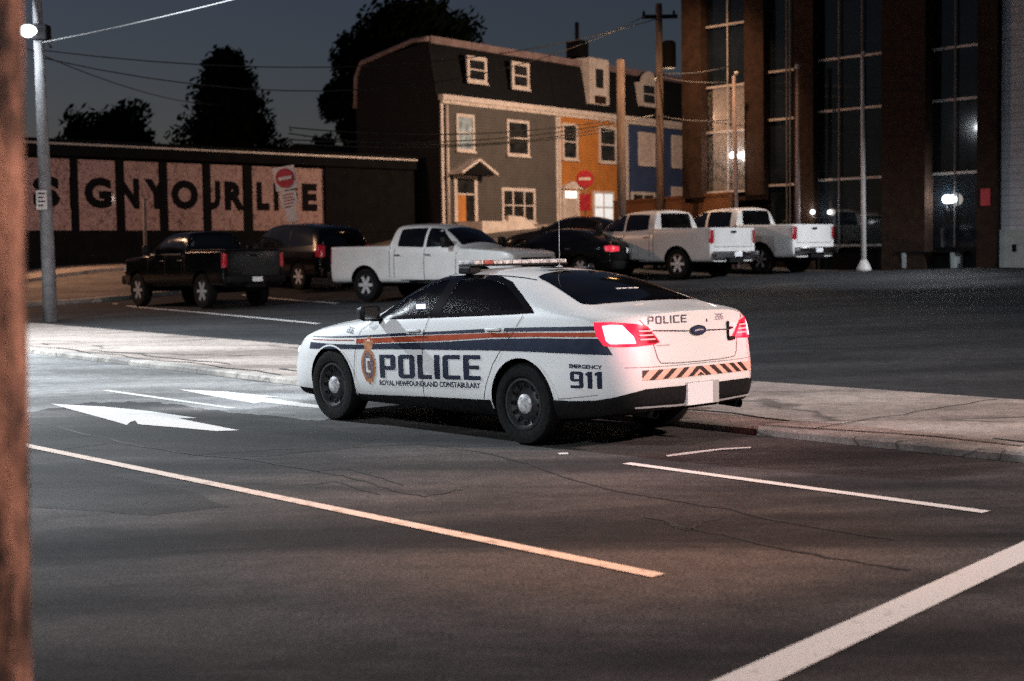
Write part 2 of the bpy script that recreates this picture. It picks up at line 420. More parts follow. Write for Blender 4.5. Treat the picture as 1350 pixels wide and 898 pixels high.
def wheel(parent, x, y, r, w, side, style='steel'):
    """side +1 = outer face towards +y"""
    bm = bmesh.new(); ri = r*.66
    s = side
    prof = [(ri, -w*.46), (r*.8, -w*.5), (r*.95, -w*.47), (r, -w*.36), (r*1.0, 0), (r, w*.36), (r*.95, w*.47), (r*.8, w*.5), (ri+.005, w*.46), (ri-.005, w*.38), (ri-.012, -w*.38)]
    lathe(bm, [(a, b*s) for a, b in prof], 40, 'Y')
    bmesh.ops.recalc_face_normals(bm, faces=bm.faces)
    o = link('wheel', bm, M_tyre, parent, smooth=True, angle=40); o.location = (x, y, r)
    bm = bmesh.new()
    if style == 'steel':
        lathe(bm, [(ri-.006, .44*w*s), (ri-.03, .45*w*s), (ri-.05, .3*w*s), (ri*.62, .22*w*s), (ri*.5, .3*w*s), (ri*.3, .34*w*s), (ri*.28, .2*w*s)], 40, 'Y', open0=True)
        bmesh.ops.recalc_face_normals(bm, faces=bm.faces)
        for k in range(12):                                     # vent holes as dark slots
            a = 2*math.pi*k/12; c = Vector((math.cos(a)*ri*.74, .262*w*s, math.sin(a)*ri*.74))
            box(bm, -.034, .034, -.012, .012, -.021, .021, 1, .006, Matrix.Translation(c) @ Matrix.Rotation(-a, 4, 'Y'))
        link('rim', bm, [M_rim, M_int, M_alloy], o, smooth=True, angle=35)
        bm = bmesh.new()
        lathe(bm, [(.086, .28*w*s), (.088, .36*w*s), (.074, .42*w*s), (.035, .455*w*s), (.004, .462*w*s)], 24, 'Y')
        for k in range(5):
            a = 2*math.pi*k/5
            lathe(bm, [(.009, .36*w*s), (.009, .43*w*s), (.005, .44*w*s)], 8, 'Y', (math.cos(a)*.056, 0, math.sin(a)*.056))
        bmesh.ops.recalc_face_normals(bm, faces=bm.faces)
        link('hub_cap', bm, M_hub, o, smooth=True, angle=40)
    else:
        lathe(bm, [(ri-.004, .44*w*s), (ri-.03, .45*w*s), (ri-.035, .1*w*s), (ri*.3, .05*w*s)], 32, 'Y', mi=1, open0=True)
        for k in range(6):
            a = 2*math.pi*k/6
            box(bm, ri*.18, ri-.02, .36*w*s-.015, .36*w*s+.02, -.04, .04, 0, 0, Matrix.Rotation(-a, 4, 'Y'))
        lathe(bm, [(ri*.24, .15*w*s), (ri*.24, .4*w*s), (ri*.1, .45*w*s)], 20, 'Y')
        bmesh.ops.recalc_face_normals(bm, faces=bm.faces)
        link('rim', bm, [M_alloy, M_rim], o, smooth=True, angle=35)
    return o
def shape_side(bvh, parent, name, poly, m, off=.006, step=.08, sides=(1, -1), holes=()):
    for s in sides: castside(curve2d([poly]+list(holes)), bvh, s, off, parent, name, m, step)
def bvh_of(o):
    bm = bmesh.new(); bm.from_mesh(o.data); b = BVHTree.FromBMesh(bm); bm.free(); return b
def rounded(poly, r=.03, n=3):
    out = []
    for i, p in enumerate(poly):
        a, b, c = Vector(poly[i-1]), Vector(p), Vector(poly[(i+1) % len(poly)])
        u = (a-b); v = (c-b); ru = min(r, u.length*.45); rv = min(r, v.length*.45)
        A = b+u.normalized()*ru; B = b+v.normalized()*rv
        for k in range(n+1):
            t = k/n; out.append(tuple(A*(1-t)**2+b*2*t*(1-t)+B*t*t))
    return out
# ------------------------------------------------------------------ police car
def police_car():
    root = thing('police_car', (.779, 13.139, 0), 'white police car with navy and orange stripes and lit red tail lights', 'police car', 2.31413)
    S = [
     [-1.175, [(.64, .36), (.70, .39, -.02), (.76, .50, -.035), (.755, .70, -.04), (.725, .90, -.005), (.69, 1.06, .0), (.65, 1.125, .008), (.57, 1.158, .005), (.42, 1.17, -.008), (.2, 1.177, -.02), (0, 1.18, -.025)]],
     [-1.10, [(.73, .33), (.83, .38), (.87, .52), (.868, .72), (.84, .95), (.79, 1.10), (.73, 1.158), (.63, 1.178), (.45, 1.188), (.22, 1.195), (0, 1.198)]],
     [-.86, [(.80, .29), (.905, .35), (.945, .50), (.95, .74), (.925, .97), (.875, 1.13), (.81, 1.18), (.69, 1.198), (.48, 1.208), (.24, 1.215), (0, 1.218)]],
     [-.62, [(.80, .25), (.925, .31), (.955, .50), (.962, .74), (.945, .98), (.90, 1.14), (.845, 1.19), (.74, 1.235), (.50, 1.255), (.25, 1.268), (0, 1.272)]],
     [-.28, [(.80, .20), (.925, .27), (.957, .49), (.966, .74), (.955, .98), (.905, 1.145), (.84, 1.245), (.715, 1.335), (.50, 1.385), (.25, 1.405), (0, 1.41)]],
     [.12, [(.80, .20), (.925, .27), (.956, .49), (.966, .73), (.955, .97), (.905, 1.135), (.82, 1.285), (.68, 1.43), (.50, 1.485), (.25, 1.507), (0, 1.512)]],
     [.55, [(.80, .20), (.925, .27), (.955, .48), (.966, .73), (.953, .96), (.905, 1.12), (.805, 1.29), (.655, 1.475), (.49, 1.527), (.25, 1.548), (0, 1.553)]],
     [1.0, [(.80, .20), (.925, .26), (.955, .48), (.966, .72), (.95, .95), (.905, 1.10), (.80, 1.28), (.645, 1.485), (.49, 1.537), (.25, 1.558), (0, 1.563)]],
     [1.5, [(.80, .20), (.925, .26), (.955, .47), (.966, .71), (.95, .94), (.905, 1.08), (.81, 1.255), (.67, 1.44), (.49, 1.505), (.25, 1.53), (0, 1.537)]],
     [1.85, [(.80, .20), (.925, .26), (.955, .47), (.966, .70), (.95, .93), (.905, 1.062), (.82, 1.20), (.735, 1.315), (.50, 1.385), (.25, 1.415), (0, 1.422)]],
     [2.2, [(.80, .20), (.925, .26), (.955, .47), (.966, .70), (.95, .92), (.90, 1.03), (.84, 1.085), (.755, 1.13), (.50, 1.195), (.25, 1.225), (0, 1.235)]],
     [2.45, [(.80, .20), (.925, .26), (.957, .47), (.966, .70), (.947, .90), (.885, 1.0), (.82, 1.04), (.70, 1.062), (.48, 1.085), (.24, 1.10), (0, 1.105)]],
     [2.9, [(.80, .20), (.92, .26), (.955, .47), (.963, .70), (.94, .87), (.87, .965), (.79, 1.0), (.66, 1.02), (.45, 1.04), (.22, 1.052), (0, 1.055)]],
     [3.4, [(.78, .20), (.88, .26), (.925, .46), (.925, .66), (.895, .79), (.83, .88), (.75, .915), (.62, .94), (.42, .96), (.21, .97), (0, .975)]],
     [3.68, [(.72, .20), (.82, .26), (.86, .45), (.85, .60), (.81, .72), (.75, .80), (.68, .83), (.57, .85), (.4, .868), (.2, .878), (0, .882)]],
     [3.83, [(.60, .22), (.66, .27), (.70, .44), (.68, .55), (.64, .64), (.59, .71), (.54, .735), (.46, .75), (.3, .765), (.15, .775), (0, .78)]],
    ]
    body = body_solid('body', S, [M_wpol, M_int], .03, .07, 3, (8,), .35, (0,))
    bvh = bvh_of(body)
    DF = [(2.10, 1.075), (1.84, 1.30), (1.60, 1.415), (1.40, 1.458), (1.265, 1.468), (1.30, 1.108), (1.7, 1.09)]
    DR = [(1.20, 1.112), (1.165, 1.47), (.85, 1.474), (.62, 1.462), (.42, 1.42), (.18, 1.31), (-.02, 1.205), (-.06, 1.172), (.3, 1.155), (.8, 1.13)]
    DF2 = [(2.0, 1.098), (1.82, 1.272), (1.58, 1.392), (1.40, 1.435), (1.29, 1.44), (1.325, 1.125), (1.7, 1.108)]
    DR2 = [(1.175, 1.135), (1.14, 1.445), (.85, 1.45), (.63, 1.437), (.44, 1.398), (.2, 1.292), (.05, 1.208), (.05, 1.188), (.3, 1.178), (.8, 1.15)]
    DLO = [(2.19, 1.055), (2.0, 1.2), (1.86, 1.305), (1.62, 1.425), (1.40, 1.476), (1.1, 1.488), (.8, 1.487), (.6, 1.475), (.40, 1.43), (.16, 1.32), (-.04, 1.215), (-.11, 1.165), (.3, 1.14), (1.3, 1.09), (1.8, 1.066)]
    cs = []
    for x in (0, 2.868):
        for s in (1, -1):
            cs.append(cyl_cutter(x, .3635, .412 if x == 0 else .405, min(s*.6, s*1.3), max(s*.6, s*1.3)))
    cs += [prism_cutter(DF2, -1.5, 1.5), prism_cutter(DR2, -1.5, 1.5)]
    cut(body, cs); body.parent = root; body.name = 'body'
    for p in body.data.polygons:
        if p.center.z < .3 or (p.normal.z < -.45 and p.center.z < .6): p.material_index = 1
    # glazing: black surround with real panes over the openings
    for s in (1, -1):
        castside(curve2d([DLO, rounded(DF2, .03), rounded(DR2, .03)]), bvh, s, .004, root, 'window_surround', M_glass, .05)
        castside(curve2d([DF]), bvh, s, .001, root, 'side_window', M_pane, .08)
        castside(curve2d([DR]), bvh, s, .001, root, 'side_window', M_pane, .08)
    # windscreen and rear window
    ws = [(-.70, 2.16), (-.72, 2.1), (-.58, 1.53), (-.4, 1.49), (0, 1.47), (.4, 1.49), (.58, 1.53), (.72, 2.1), (.70, 2.16), (.4, 2.30), (0, 2.35), (-.4, 2.30)]
    cast(curve2d([ws]), bvh, (0, 0, 3), (0, 1, 0), (1, 0, 0), (0, 0, -1), .004, root, 'windshield', M_glass, .08)
    rw = [(-.74, -.56), (-.73, -.50), (-.55, .20), (-.4, .245), (0, .27), (.4, .245), (.55, .20), (.73, -.50), (.74, -.56), (.68, -.64), (.4, -.685), (0, -.70), (-.4, -.685), (-.68, -.64)]
    cast(curve2d([rounded(rw, .05)]), bvh, (0, 0, 3), (0, 1, 0), (1, 0, 0), (0, 0, -1), .004, root, 'rear_window', M_glass, .07)
    # third brake lamp housing seen through the rear glass
    bm = bmesh.new()
    for k in range(4): box(bm, -.40, -.385, -.14+k*.075, -.085+k*.075, 1.355, 1.368)
    link('high_brake_lamp', bm, M_pale, root)
    # roof ditch mouldings
    for s in (1, -1):
        cast(curve2d([strip([(s*.60, .15), (s*.60, .6), (s*.595, 1.0), (s*.615, 1.4)], .014)]), bvh, (0, 0, 3), (0, 1, 0), (1, 0, 0), (0, 0, -1), .003, root, 'roof_moulding', M_plast, .1)
    # interior
    bm = bmesh.new()
    for sy in (.38, -.38):
        box(bm, .98, 1.12, sy-.24, sy+.24, .7, 1.24, 0, .04); box(bm, 1.0, 1.1, sy-.12, sy+.12, 1.26, 1.42, 0, .03)
    box(bm, .05, .2, -.6, .6, .7, 1.2, 0, .04)
    tube(bm, [(1.62+.0*k, .38+.17*math.cos(k*math.pi/8), 1.06+.15*math.sin(k*math.pi/8)) for k in range(17)], .014, 6)
    box(bm, .78, .80, -.6, .6, .8, 1.4)
    link('seats', bm, M_intf, root)
    bm = bmesh.new(); box(bm, 1.835, 1.845, .53, .64, 1.155, 1.20)
    link('laptop_screen', bm, M_led, root)
    # livery on both sides
    for s in (1, -1):
        c = lambda loops, n, m, st_=.06: castside(curve2d(loops), bvh, s, .0035, root, n, m, st_)
        gx = [3.30, 2.9, 2.424, 1.8, 1.113, .368, -.2, -.60, -.88]
        def line(zs, xs=gx): return list(zip(xs, zs))
        tt = [.852, .862, .885, .93, .971, 1.021, 1.047, 1.062, 1.072]; tb = [.843, .851, .868, .905, .945, .989, 1.012, 1.026, 1.037]
        ot = [.828, .838, .855, .895, .937, .981, 1.001, 1.012, 1.021]; ob = [.80, .798, .808, .845, .882, .939, .965, .975, .983]
        wt = [.79, .788, .798, .835, .872, .927, .953, .962, .971]; wb = [.722, .735, .755, .778, .80, .824, .834, .836, .838]
        ex = [-.02, -.02]
        c([line(tt)+line(tb)[::-1]], 'stripe', M_navy)
        lo = line(ot)[2:-1]+[(-.905, 1.021)]; c([lo+[(-.92, .983)]+line(ob)[2:-1][::-1]], 'stripe', M_orange)
        c([[(3.28, .822), (2.9, .83), (2.46, .845), (2.46, .836), (2.9, .821), (3.28, .813)]], 'stripe', M_orange)
        lo = line(wt)[:-1]+[(-.935, .971)]; c([lo+[(-1.03, .836)]+line(wb)[:-1][::-1]], 'stripe', M_navy)
    # lettering, left side reads forward to tail; mirrored build keeps it readable on the right
    def side_shape(bm, xs, zs, n, m, s, slope=0.):
        for v in bm.verts:
            u = v.co.x
            x = (xs-u) if s > 0 else (xs+u)
            v.co = (x, zs+v.co.y+slope*u, 0)
        return castside(bm, bvh, s, .0045, root, n, m, .06)
    for s in (1, -1):
        x0 = 2.033 if s > 0 else .53; sl = .04 if s > 0 else -.04; d = 0 if s > 0 else .06
        side_shape(glyphs('POLICE', 1.503, .228, .17), x0, .487+d, 'lettering', M_navy, s, sl)
        side_shape(text2d('ROYAL NEWFOUNDLAND CONSTABULARY', 1.51, .052, .03, 1.0), x0+.02*s, .412+d, 'lettering', M_navy, s, sl)
        x0 = -.612 if s > 0 else -.945
        side_shape(glyphs('911', .333, .142, .16), x0, .545, 'lettering', M_navy, s, .03*s)
        side_shape(text2d('EMERGENCY', .345, .034, .035), x0+.01*s, .716, 'lettering', M_navy, s, .0)
        side_shape(glyphs('206', .125, .062, .2, 1.0), 2.63 if s > 0 else 2.5, .915, 'fleet_number', M_navy, s, -.1*s)
        # crest
        xc = 2.215
        oval = [(xc+.118*math.cos(a), .603+.165*math.sin(a)) for a in [2*math.pi*k/24 for k in range(24)]]
        inn = [(xc+.088*math.cos(a), .603+.13*math.sin(a)) for a in [2*math.pi*k/24 for k in range(24)]]
        castside(curve2d([oval]), bvh, s, .0045, root, 'crest', M_gold, .06)
        castside(curve2d([inn]), bvh, s, .0065, root, 'crest', M_crest, .06)
        castside(curve2d([[(xc-.035, .45), (xc+.035, .45), (xc, .405)], [(xc-.075, .473), (xc-.02, .452), (xc-.05, .43)], [(xc+.075, .473), (xc+.02, .452), (xc+.05, .43)]]), bvh, s, .0045, root, 'crest', M_gold, .06)
        crown = [(xc-.06, .765), (xc+.06, .765), (xc+.085, .835), (xc+.06, .858), (xc+.03, .84), (xc+.012, .865), (xc+.02, .885), (xc-.02, .885), (xc-.012, .865), (xc-.03, .84), (xc-.06, .858), (xc-.085, .835)]
        castside(curve2d([crown]), bvh, s, .0052, root, 'crest', M_gold, .06)
        castside(curve2d([[(xc-s*a, b) for a, b in ((-.032, .53), (.035, .53), (.035, .555), (-.008, .555), (-.008, .645), (.035, .645), (.035, .67), (-.032, .67))]]), bvh, s, .0085, root, 'crest', M_pale, .06)
        # shut lines
        for ln in ([(1.38, .30), (1.365, .6), (1.36, .9), (1.325, 1.1)], [(2.50, .30), (2.47, .45), (2.45, .6), (2.42, .8), (2.37, .95), (2.22, 1.03)], [(.53, .33), (.47, .5), (.36, .7), (.24, .85), (.1, 1.0), (.02, 1.14)],
                   [(-.45, .44), (-.62, .46), (-.9, .50)]):
            castside(curve2d([strip(ln, .006 if ln[0][0] > -.2 else .003)]), bvh, s, .006, root, 'shut_line', M_brown, .08)
        # sills, arch lips
        castside(curve2d([[(2.46, .20), (2.45, .30), (1.4, .345), (.42, .375), (.41, .20)]]), bvh, s, .012, root, 'sill_cladding', M_plast, .08)
        for xa, r_ in ((0, .412), (2.868, .405)):
            lo = arc(xa, .3635, r_+.014, -8 if xa else 8, 190 if xa else 175, 28); li = arc(xa, .3635, r_-.004, -8 if xa else 8, 190 if xa else 175, 28)
            castside(curve2d([lo+li[::-1]]), bvh, s, .006, root, 'wheel_arch_lip', M_wpol if xa else M_wpol, .08)
        # handles
        for hx, hz in ((1.50, .965), (.36, 1.012)):
            bm = bmesh.new(); box(bm, -.10, .10, -.016, .016, -.016, .016, 0, .012)
            o = link('door_handle', bm, M_wpol, root, smooth=True)
            h = bvh.ray_cast(Vector((hx, 2*s, hz)), Vector((0, -s, 0)))[0]; o.location = (hx, h.y+s*.022, hz); o.rotation_euler = (0, R(2.5), 0)
            castside(curve2d([[(hx-.13, hz-.03), (hx+.12, hz-.035), (hx+.12, hz+.015), (hx-.13, hz+.02)]]), bvh, s, .0045, root, 'handle_recess', M_wpol, .1)
    # rocker / rear quarter black lower band wraps to the valance
    A = -.35
    def W(pts): return [(math.atan2(y, -(x-A)), z) for x, y, z in pts]
    def sec(pts):
        return pts+[(x, -y, z) for x, y, z in pts[::-1]]
    up = [(-.40, .93, .43), (-.62, .93, .435), (-.86, .90, .455), (-1.0, .83, .485), (-1.10, .74, .525), (-1.17, .64, .552), (-1.2, .4, .552), (-1.2, .2, .55)]
    low = [(-.40, .93, .27), (-.62, .93, .29), (-.86, .9, .32), (-1.05, .8, .355), (-1.2, .5, .37), (-1.2, .2, .37)]
    poly = [(x, y, z) for x, y, z in up]+[(x, -y, z) for x, y, z in up[::-1]]+[(x, -y, z) for x, y, z in low]+low[::-1]
    castwrap(poly, bvh, A, .014, root, 'rear_valance', M_plast, .04)
    # side skirt rear part below quarter
    # chrome line and shelf of the valance
    castwrap([(-1.1, .70, .415), (-1.2, .3, .405), (-1.2, -.3, .405), (-1.1, -.70, .415), (-1.1, -.70, .402), (-1.2, -.3, .392), (-1.2, .3, .392), (-1.1, .70, .402)], bvh, A, .03, root, 'valance_trim', M_alloy, .05)
    # chevron band
    zt, zb_ = .706, .622
    castwrap([(-1.2, .66, zt), (-1.22, .3, zt-.004), (-1.22, -.3, zt-.004), (-1.15, -.72, zt-.01), (-1.15, -.72, zb_-.01), (-1.22, -.3, zb_-.004), (-1.22, .3, zb_-.004), (-1.2, .70, zb_)], bvh, A, .004, root, 'reflective_band', M_pink, .05)
    for k, yb in enumerate((.60, .44, .285, .13, -.085, -.24, -.38, -.51, -.63)):
        sl = -.10 if k < 4 else -.08
        hw = .034
        ya = yb
        if k < 4: q = [(ya+hw, zb_+.0), (ya-hw, zb_), (ya-.115-hw, zt-.004), (ya-.115+hw, zt-.004)]
        else: q = [(ya+.10+hw, zt-.008), (ya+.10-hw, zt-.008), (ya-hw, zb_-.006), (ya+hw, zb_-.006)]
        if k >= 4: q = [(ya+.115+hw-.02, zt-.006), (ya+.115-hw-.02, zt-.006), (ya-hw-.02, zb_-.004), (ya+hw-.02, zb_-.004)]
        castwrap([(-1.21, y, z) for y, z in q], bvh, A, .0055, root, 'chevron_stripe', M_brown, .03)
    castwrap([(-1.2, .70, zt), (-1.2, .62, zt), (-1.2, .70, zb_+.02)], bvh, A, .0055, root, 'chevron_stripe', M_brown, .03)
    castwrap([(-1.21, .045, zb_), (-1.21, -.045, zb_), (-1.21, 0, zb_+.03)], bvh, A, .0055, root, 'chevron_stripe', M_brown, .03)
    # trunk lid shut lines
    for pl in ([(-1.15, .67, 1.12), (-1.18, .60, 1.04), (-1.18, .55, .93), (-1.19, .51, .80), (-1.2, .48, .755)], [(-1.2, .48, .755), (-1.2, .3, .745), (-1.2, 0, .742), (-1.2, -.3, .745), (-1.2, -.48, .755)], [(-1.15, -.67, 1.12), (-1.18, -.60, 1.04), (-1.18, -.55, .93), (-1.19, -.51, .80), (-1.2, -.48, .755)]):
        tz = W(pl); castwrap(None, bvh, A, .003, root, 'trunk_shut_line', M_shut, .05, bm=curve2d([strip(tz, .007)]))
    castwrap([(-1.1, .80, .735), (-1.2, .4, .728), (-1.2, -.4, .728), (-1.1, -.80, .735), (-1.1, -.80, .731), (-1.2, -.4, .724), (-1.2, .4, .724), (-1.1, .80, .731)], bvh, A, .003, root, 'bumper_shut_line', M_shut, .05)
    # lamps
    for s in (1, -1):
        def WP(pts, off, n, m, par=root): return castwrap([(x, y*s, z) for x, y, z in pts], bvh, A, off, par, n, m, .03)
        lens = WP([(-.835, .905, 1.10), (-1.0, .85, 1.105), (-1.12, .70, 1.09), (-1.16, .60, 1.07), (-1.18, .47, .93), (-1.18, .53, .915), (-1.14, .72, .905), (-1.0, .86, .905), (-.955, .90, .91), (-.88, .91, .99)], .008, 'tail_lamp', M_redon)
        WP([(-.93, .89, 1.07), (-1.0, .85, 1.08), (-1.06, .78, 1.075), (-1.115, .72, .985), (-1.13, .71, .93), (-1.0, .86, .925), (-.97, .88, .95), (-.955, .885, 1.0)], .016, 'bulb', M_redhot, lens)
        WP([(-1.15, .655, 1.05), (-1.165, .60, 1.05), (-1.18, .49, .925), (-1.17, .605, .925)], .017, 'reversing_lens', M_redoff, lens)
        for zz in (1.035, 1.0, .965):
            dy = (1.05-zz)*.6
            WP([(-1.15, .70-dy*.3, zz), (-1.17, .585-dy, zz), (-1.17, .575-dy, zz-.012), (-1.15, .695-dy*.3, zz-.012)], .019, 'reflector_bar', M_pinklens, lens)
    # rear chrome bar, badge, lettering
    castwrap([(-1.19, .56, 1.034), (-1.19, .12, 1.012), (-1.19, .12, 1.004), (-1.19, .56, 1.026)], bvh, A, .012, root, 'chrome_bar', M_chrome, .05)
    castwrap([(-1.19, -.12, 1.008), (-1.19, -.46, 1.0), (-1.19, -.46, .992), (-1.19, -.12, 1.0)], bvh, A, .012, root, 'chrome_bar', M_chrome, .05)
    o1 = [(-1.2, .105*math.cos(a), 1.008+.045*math.sin(a)) for a in [2*math.pi*k/24 for k in range(24)]]
    o2 = [(-1.2, .088*math.cos(a), 1.008+.033*math.sin(a)) for a in [2*math.pi*k/24 for k in range(24)]]
    bd = castwrap(o1, bvh, A, .014, root, 'oval_badge', M_chrome, .05)
    castwrap(o2, bvh, A, .017, bd, 'badge_face', M_badge, .05)
    castwrap([(-1.2, .05, 1.012), (-1.2, -.01, 1.02), (-1.2, -.06, 1.014), (-1.2, -.06, 1.004), (-1.2, -.01, 1.008), (-1.2, .05, .998)], bvh, A, .019, bd, 'badge_script', M_alloy, .05)
    def rear_text(bm, y0, z0, n, m, slope=0.):
        for v in bm.verts:
            y = y0-v.co.x; z = z0+v.co.y+slope*v.co.x
            v.co = (math.atan2(y, 1.18+A), z, 0)
        return castwrap(None, bvh, A, .004, root, n, m, .05, bm=bm)
    rear_text(glyphs('POLICE', .475, .066, .3, .85), .605, 1.082, 'lettering', M_navy2, -.0)
    rear_text(glyphs('206', .115, .055, .3, .8), -.25, 1.085, 'fleet_number', M_navy3)
    rear_text(curve2d([[(.0, 0), (.012, .01), (.008, .04), (0, .03)]]), -.125, 1.07, 'keyhole', M_plast)
    rear_text(curve2d([[(0, 0), (.15, 0), (.15, .01), (0, .01)]]), .50, .897, 'model_script', M_alloy)
    # spotlight shaped bracket on the far corner of the lid
    bm = bmesh.new(); tube(bm, [(-1.195, -.43, 1.06), (-1.205, -.42, 1.06), (-1.205, -.42, .91), (-1.195, -.43, .91)], .012, 6)
    box(bm, -1.225, -1.2, -.50, -.42, .90, .935, 0, .008); box(bm, -1.225, -1.2, -.47, -.42, 1.0, 1.02, 0, .005)
    link('lid_bracket', bm, M_plast, root)
    # plate
    bm = bmesh.new(); box(bm, -1.262, -1.252, -.14, .19, .375, .565, 0, .004); pl = link('licence_plate', bm, M_plate, root)
    bm = bmesh.new(); box(bm, -1.252, -1.215, -.235, .20, .37, .57, 0, .006); link('plate_frame', bm, M_alloy, root)
    # exhausts
    for s in (1, -1):
        bm = bmesh.new(); tube(bm, [(-1.0, .56*s, .34), (-1.22, .56*s, .33)], .038, 16, 0, False); link('exhaust_pipe', bm, M_plast, root)
    # front end
    for s in (1, -1):
        bm = curve2d([[(s*.50, .60), (s*.72, .62), (s*.80, .70), (s*.70, .74), (s*.50, .70)]])
        cast(bm, bvh, (6, 0, 0), (0, 1, 0), (0, 0, 1), (-1, 0, 0), .008, root, 'headlamp', M_head, .06)
    cast(curve2d([[(-.42, .30), (.42, .30), (.48, .52), (.4, .66), (-.4, .66), (-.48, .52)]]), bvh, (6, 0, 0), (0, 1, 0), (0, 0, 1), (-1, 0, 0), .008, root, 'grille', M_plast, .06)
    # hood shut line
    for s in (1, -1):
        cast(curve2d([strip([(s*.72, 3.5), (s*.80, 3.0), (s*.81, 2.5), (s*.80, 2.25)], .007)]), bvh, (0, 0, 3), (0, 1, 0), (1, 0, 0), (0, 0, -1), .002, root, 'hood_shut_line', M_shut, .1)
    # mirrors
    for s in (1, -1):
        bm = bmesh.new(); box(bm, -.07, .08, -.115, .115, -.075, .075, 0, .045)
        for v in bm.verts:
            if v.co.x > .02: v.co.y *= .8; v.co.z *= .8
        o = link('door_mirror', bm, M_plast, root, smooth=True); o.location = (2.10, s*1.045, 1.125)
        bm = bmesh.new(); box(bm, -.04, .03, -.09, .02, -.015, .015, 0, .01); p = link('mirror_stalk', bm, M_plast, o); p.location = (.01, -s*.07, -.07)
        bm = bmesh.new(); box(bm, -.076, -.071, -.09, .09, -.055, .055); link('mirror_glass', bm, M_chrome, o)
    # light bar
    bm = bmesh.new(); box(bm, .98, 1.22, -.61, .62, 1.572, 1.588, 0, .006); lb = link('light_bar', bm, M_plast, root)
    n = 10
    for k in range(n):
        y0 = -.61+k*1.23/n
        bm = bmesh.new(); box(bm, .985, 1.215, y0+.003, y0+1.23/n-.004, 1.588, 1.628, 0, .011)
        link('lens', bm, M_lensR if k == n-2 else M_lensW, lb, smooth=True)
    for s in (1, -1):
        bm = bmesh.new(); box(bm, 1.02, 1.2, s*.55-.05, s*.55+.09, 1.50, 1.575, 0, .02); link('mount', bm, M_plast, lb)
    # antennas
    bm = bmesh.new(); lathe(bm, [(.035, 0), (.03, .015), (.01, .03)], 16, c=(.32, .15, 1.545)); tube(bm, [(.32, .15, 1.56), (.32, .15, 1.98)], [.004, .002], 6); link('whip_antenna', bm, M_alloy, root, smooth=True)
    bm = bmesh.new(); box(bm, .26, .42, .02, .3, 1.548, 1.556, 0, .003); link('antenna_plate', bm, M_plast, root)
    bm = bmesh.new(); lathe(bm, [(.035, 0), (.034, .02), (.02, .045), (.005, .05)], 16, c=(.30, -.25, 1.535)); link('roof_dome', bm, M_plast, root, smooth=True)
    # wheels
    for x in (0, 2.868):
        for s in (1, -1): wheel(root, x, s*.83, .3635, .245, s, 'steel')
    bm = bmesh.new(); box(bm, -.2, 3.4, -.6, .6, .22, .27); box(bm, -1.0, -.2, -.5, .5, .31, .36); box(bm, -.1, .1, -.7, .7, .3, .42); box(bm, 2.77, 2.97, -.7, .7, .3, .42); link('underbody', bm, M_int, root)
    return root

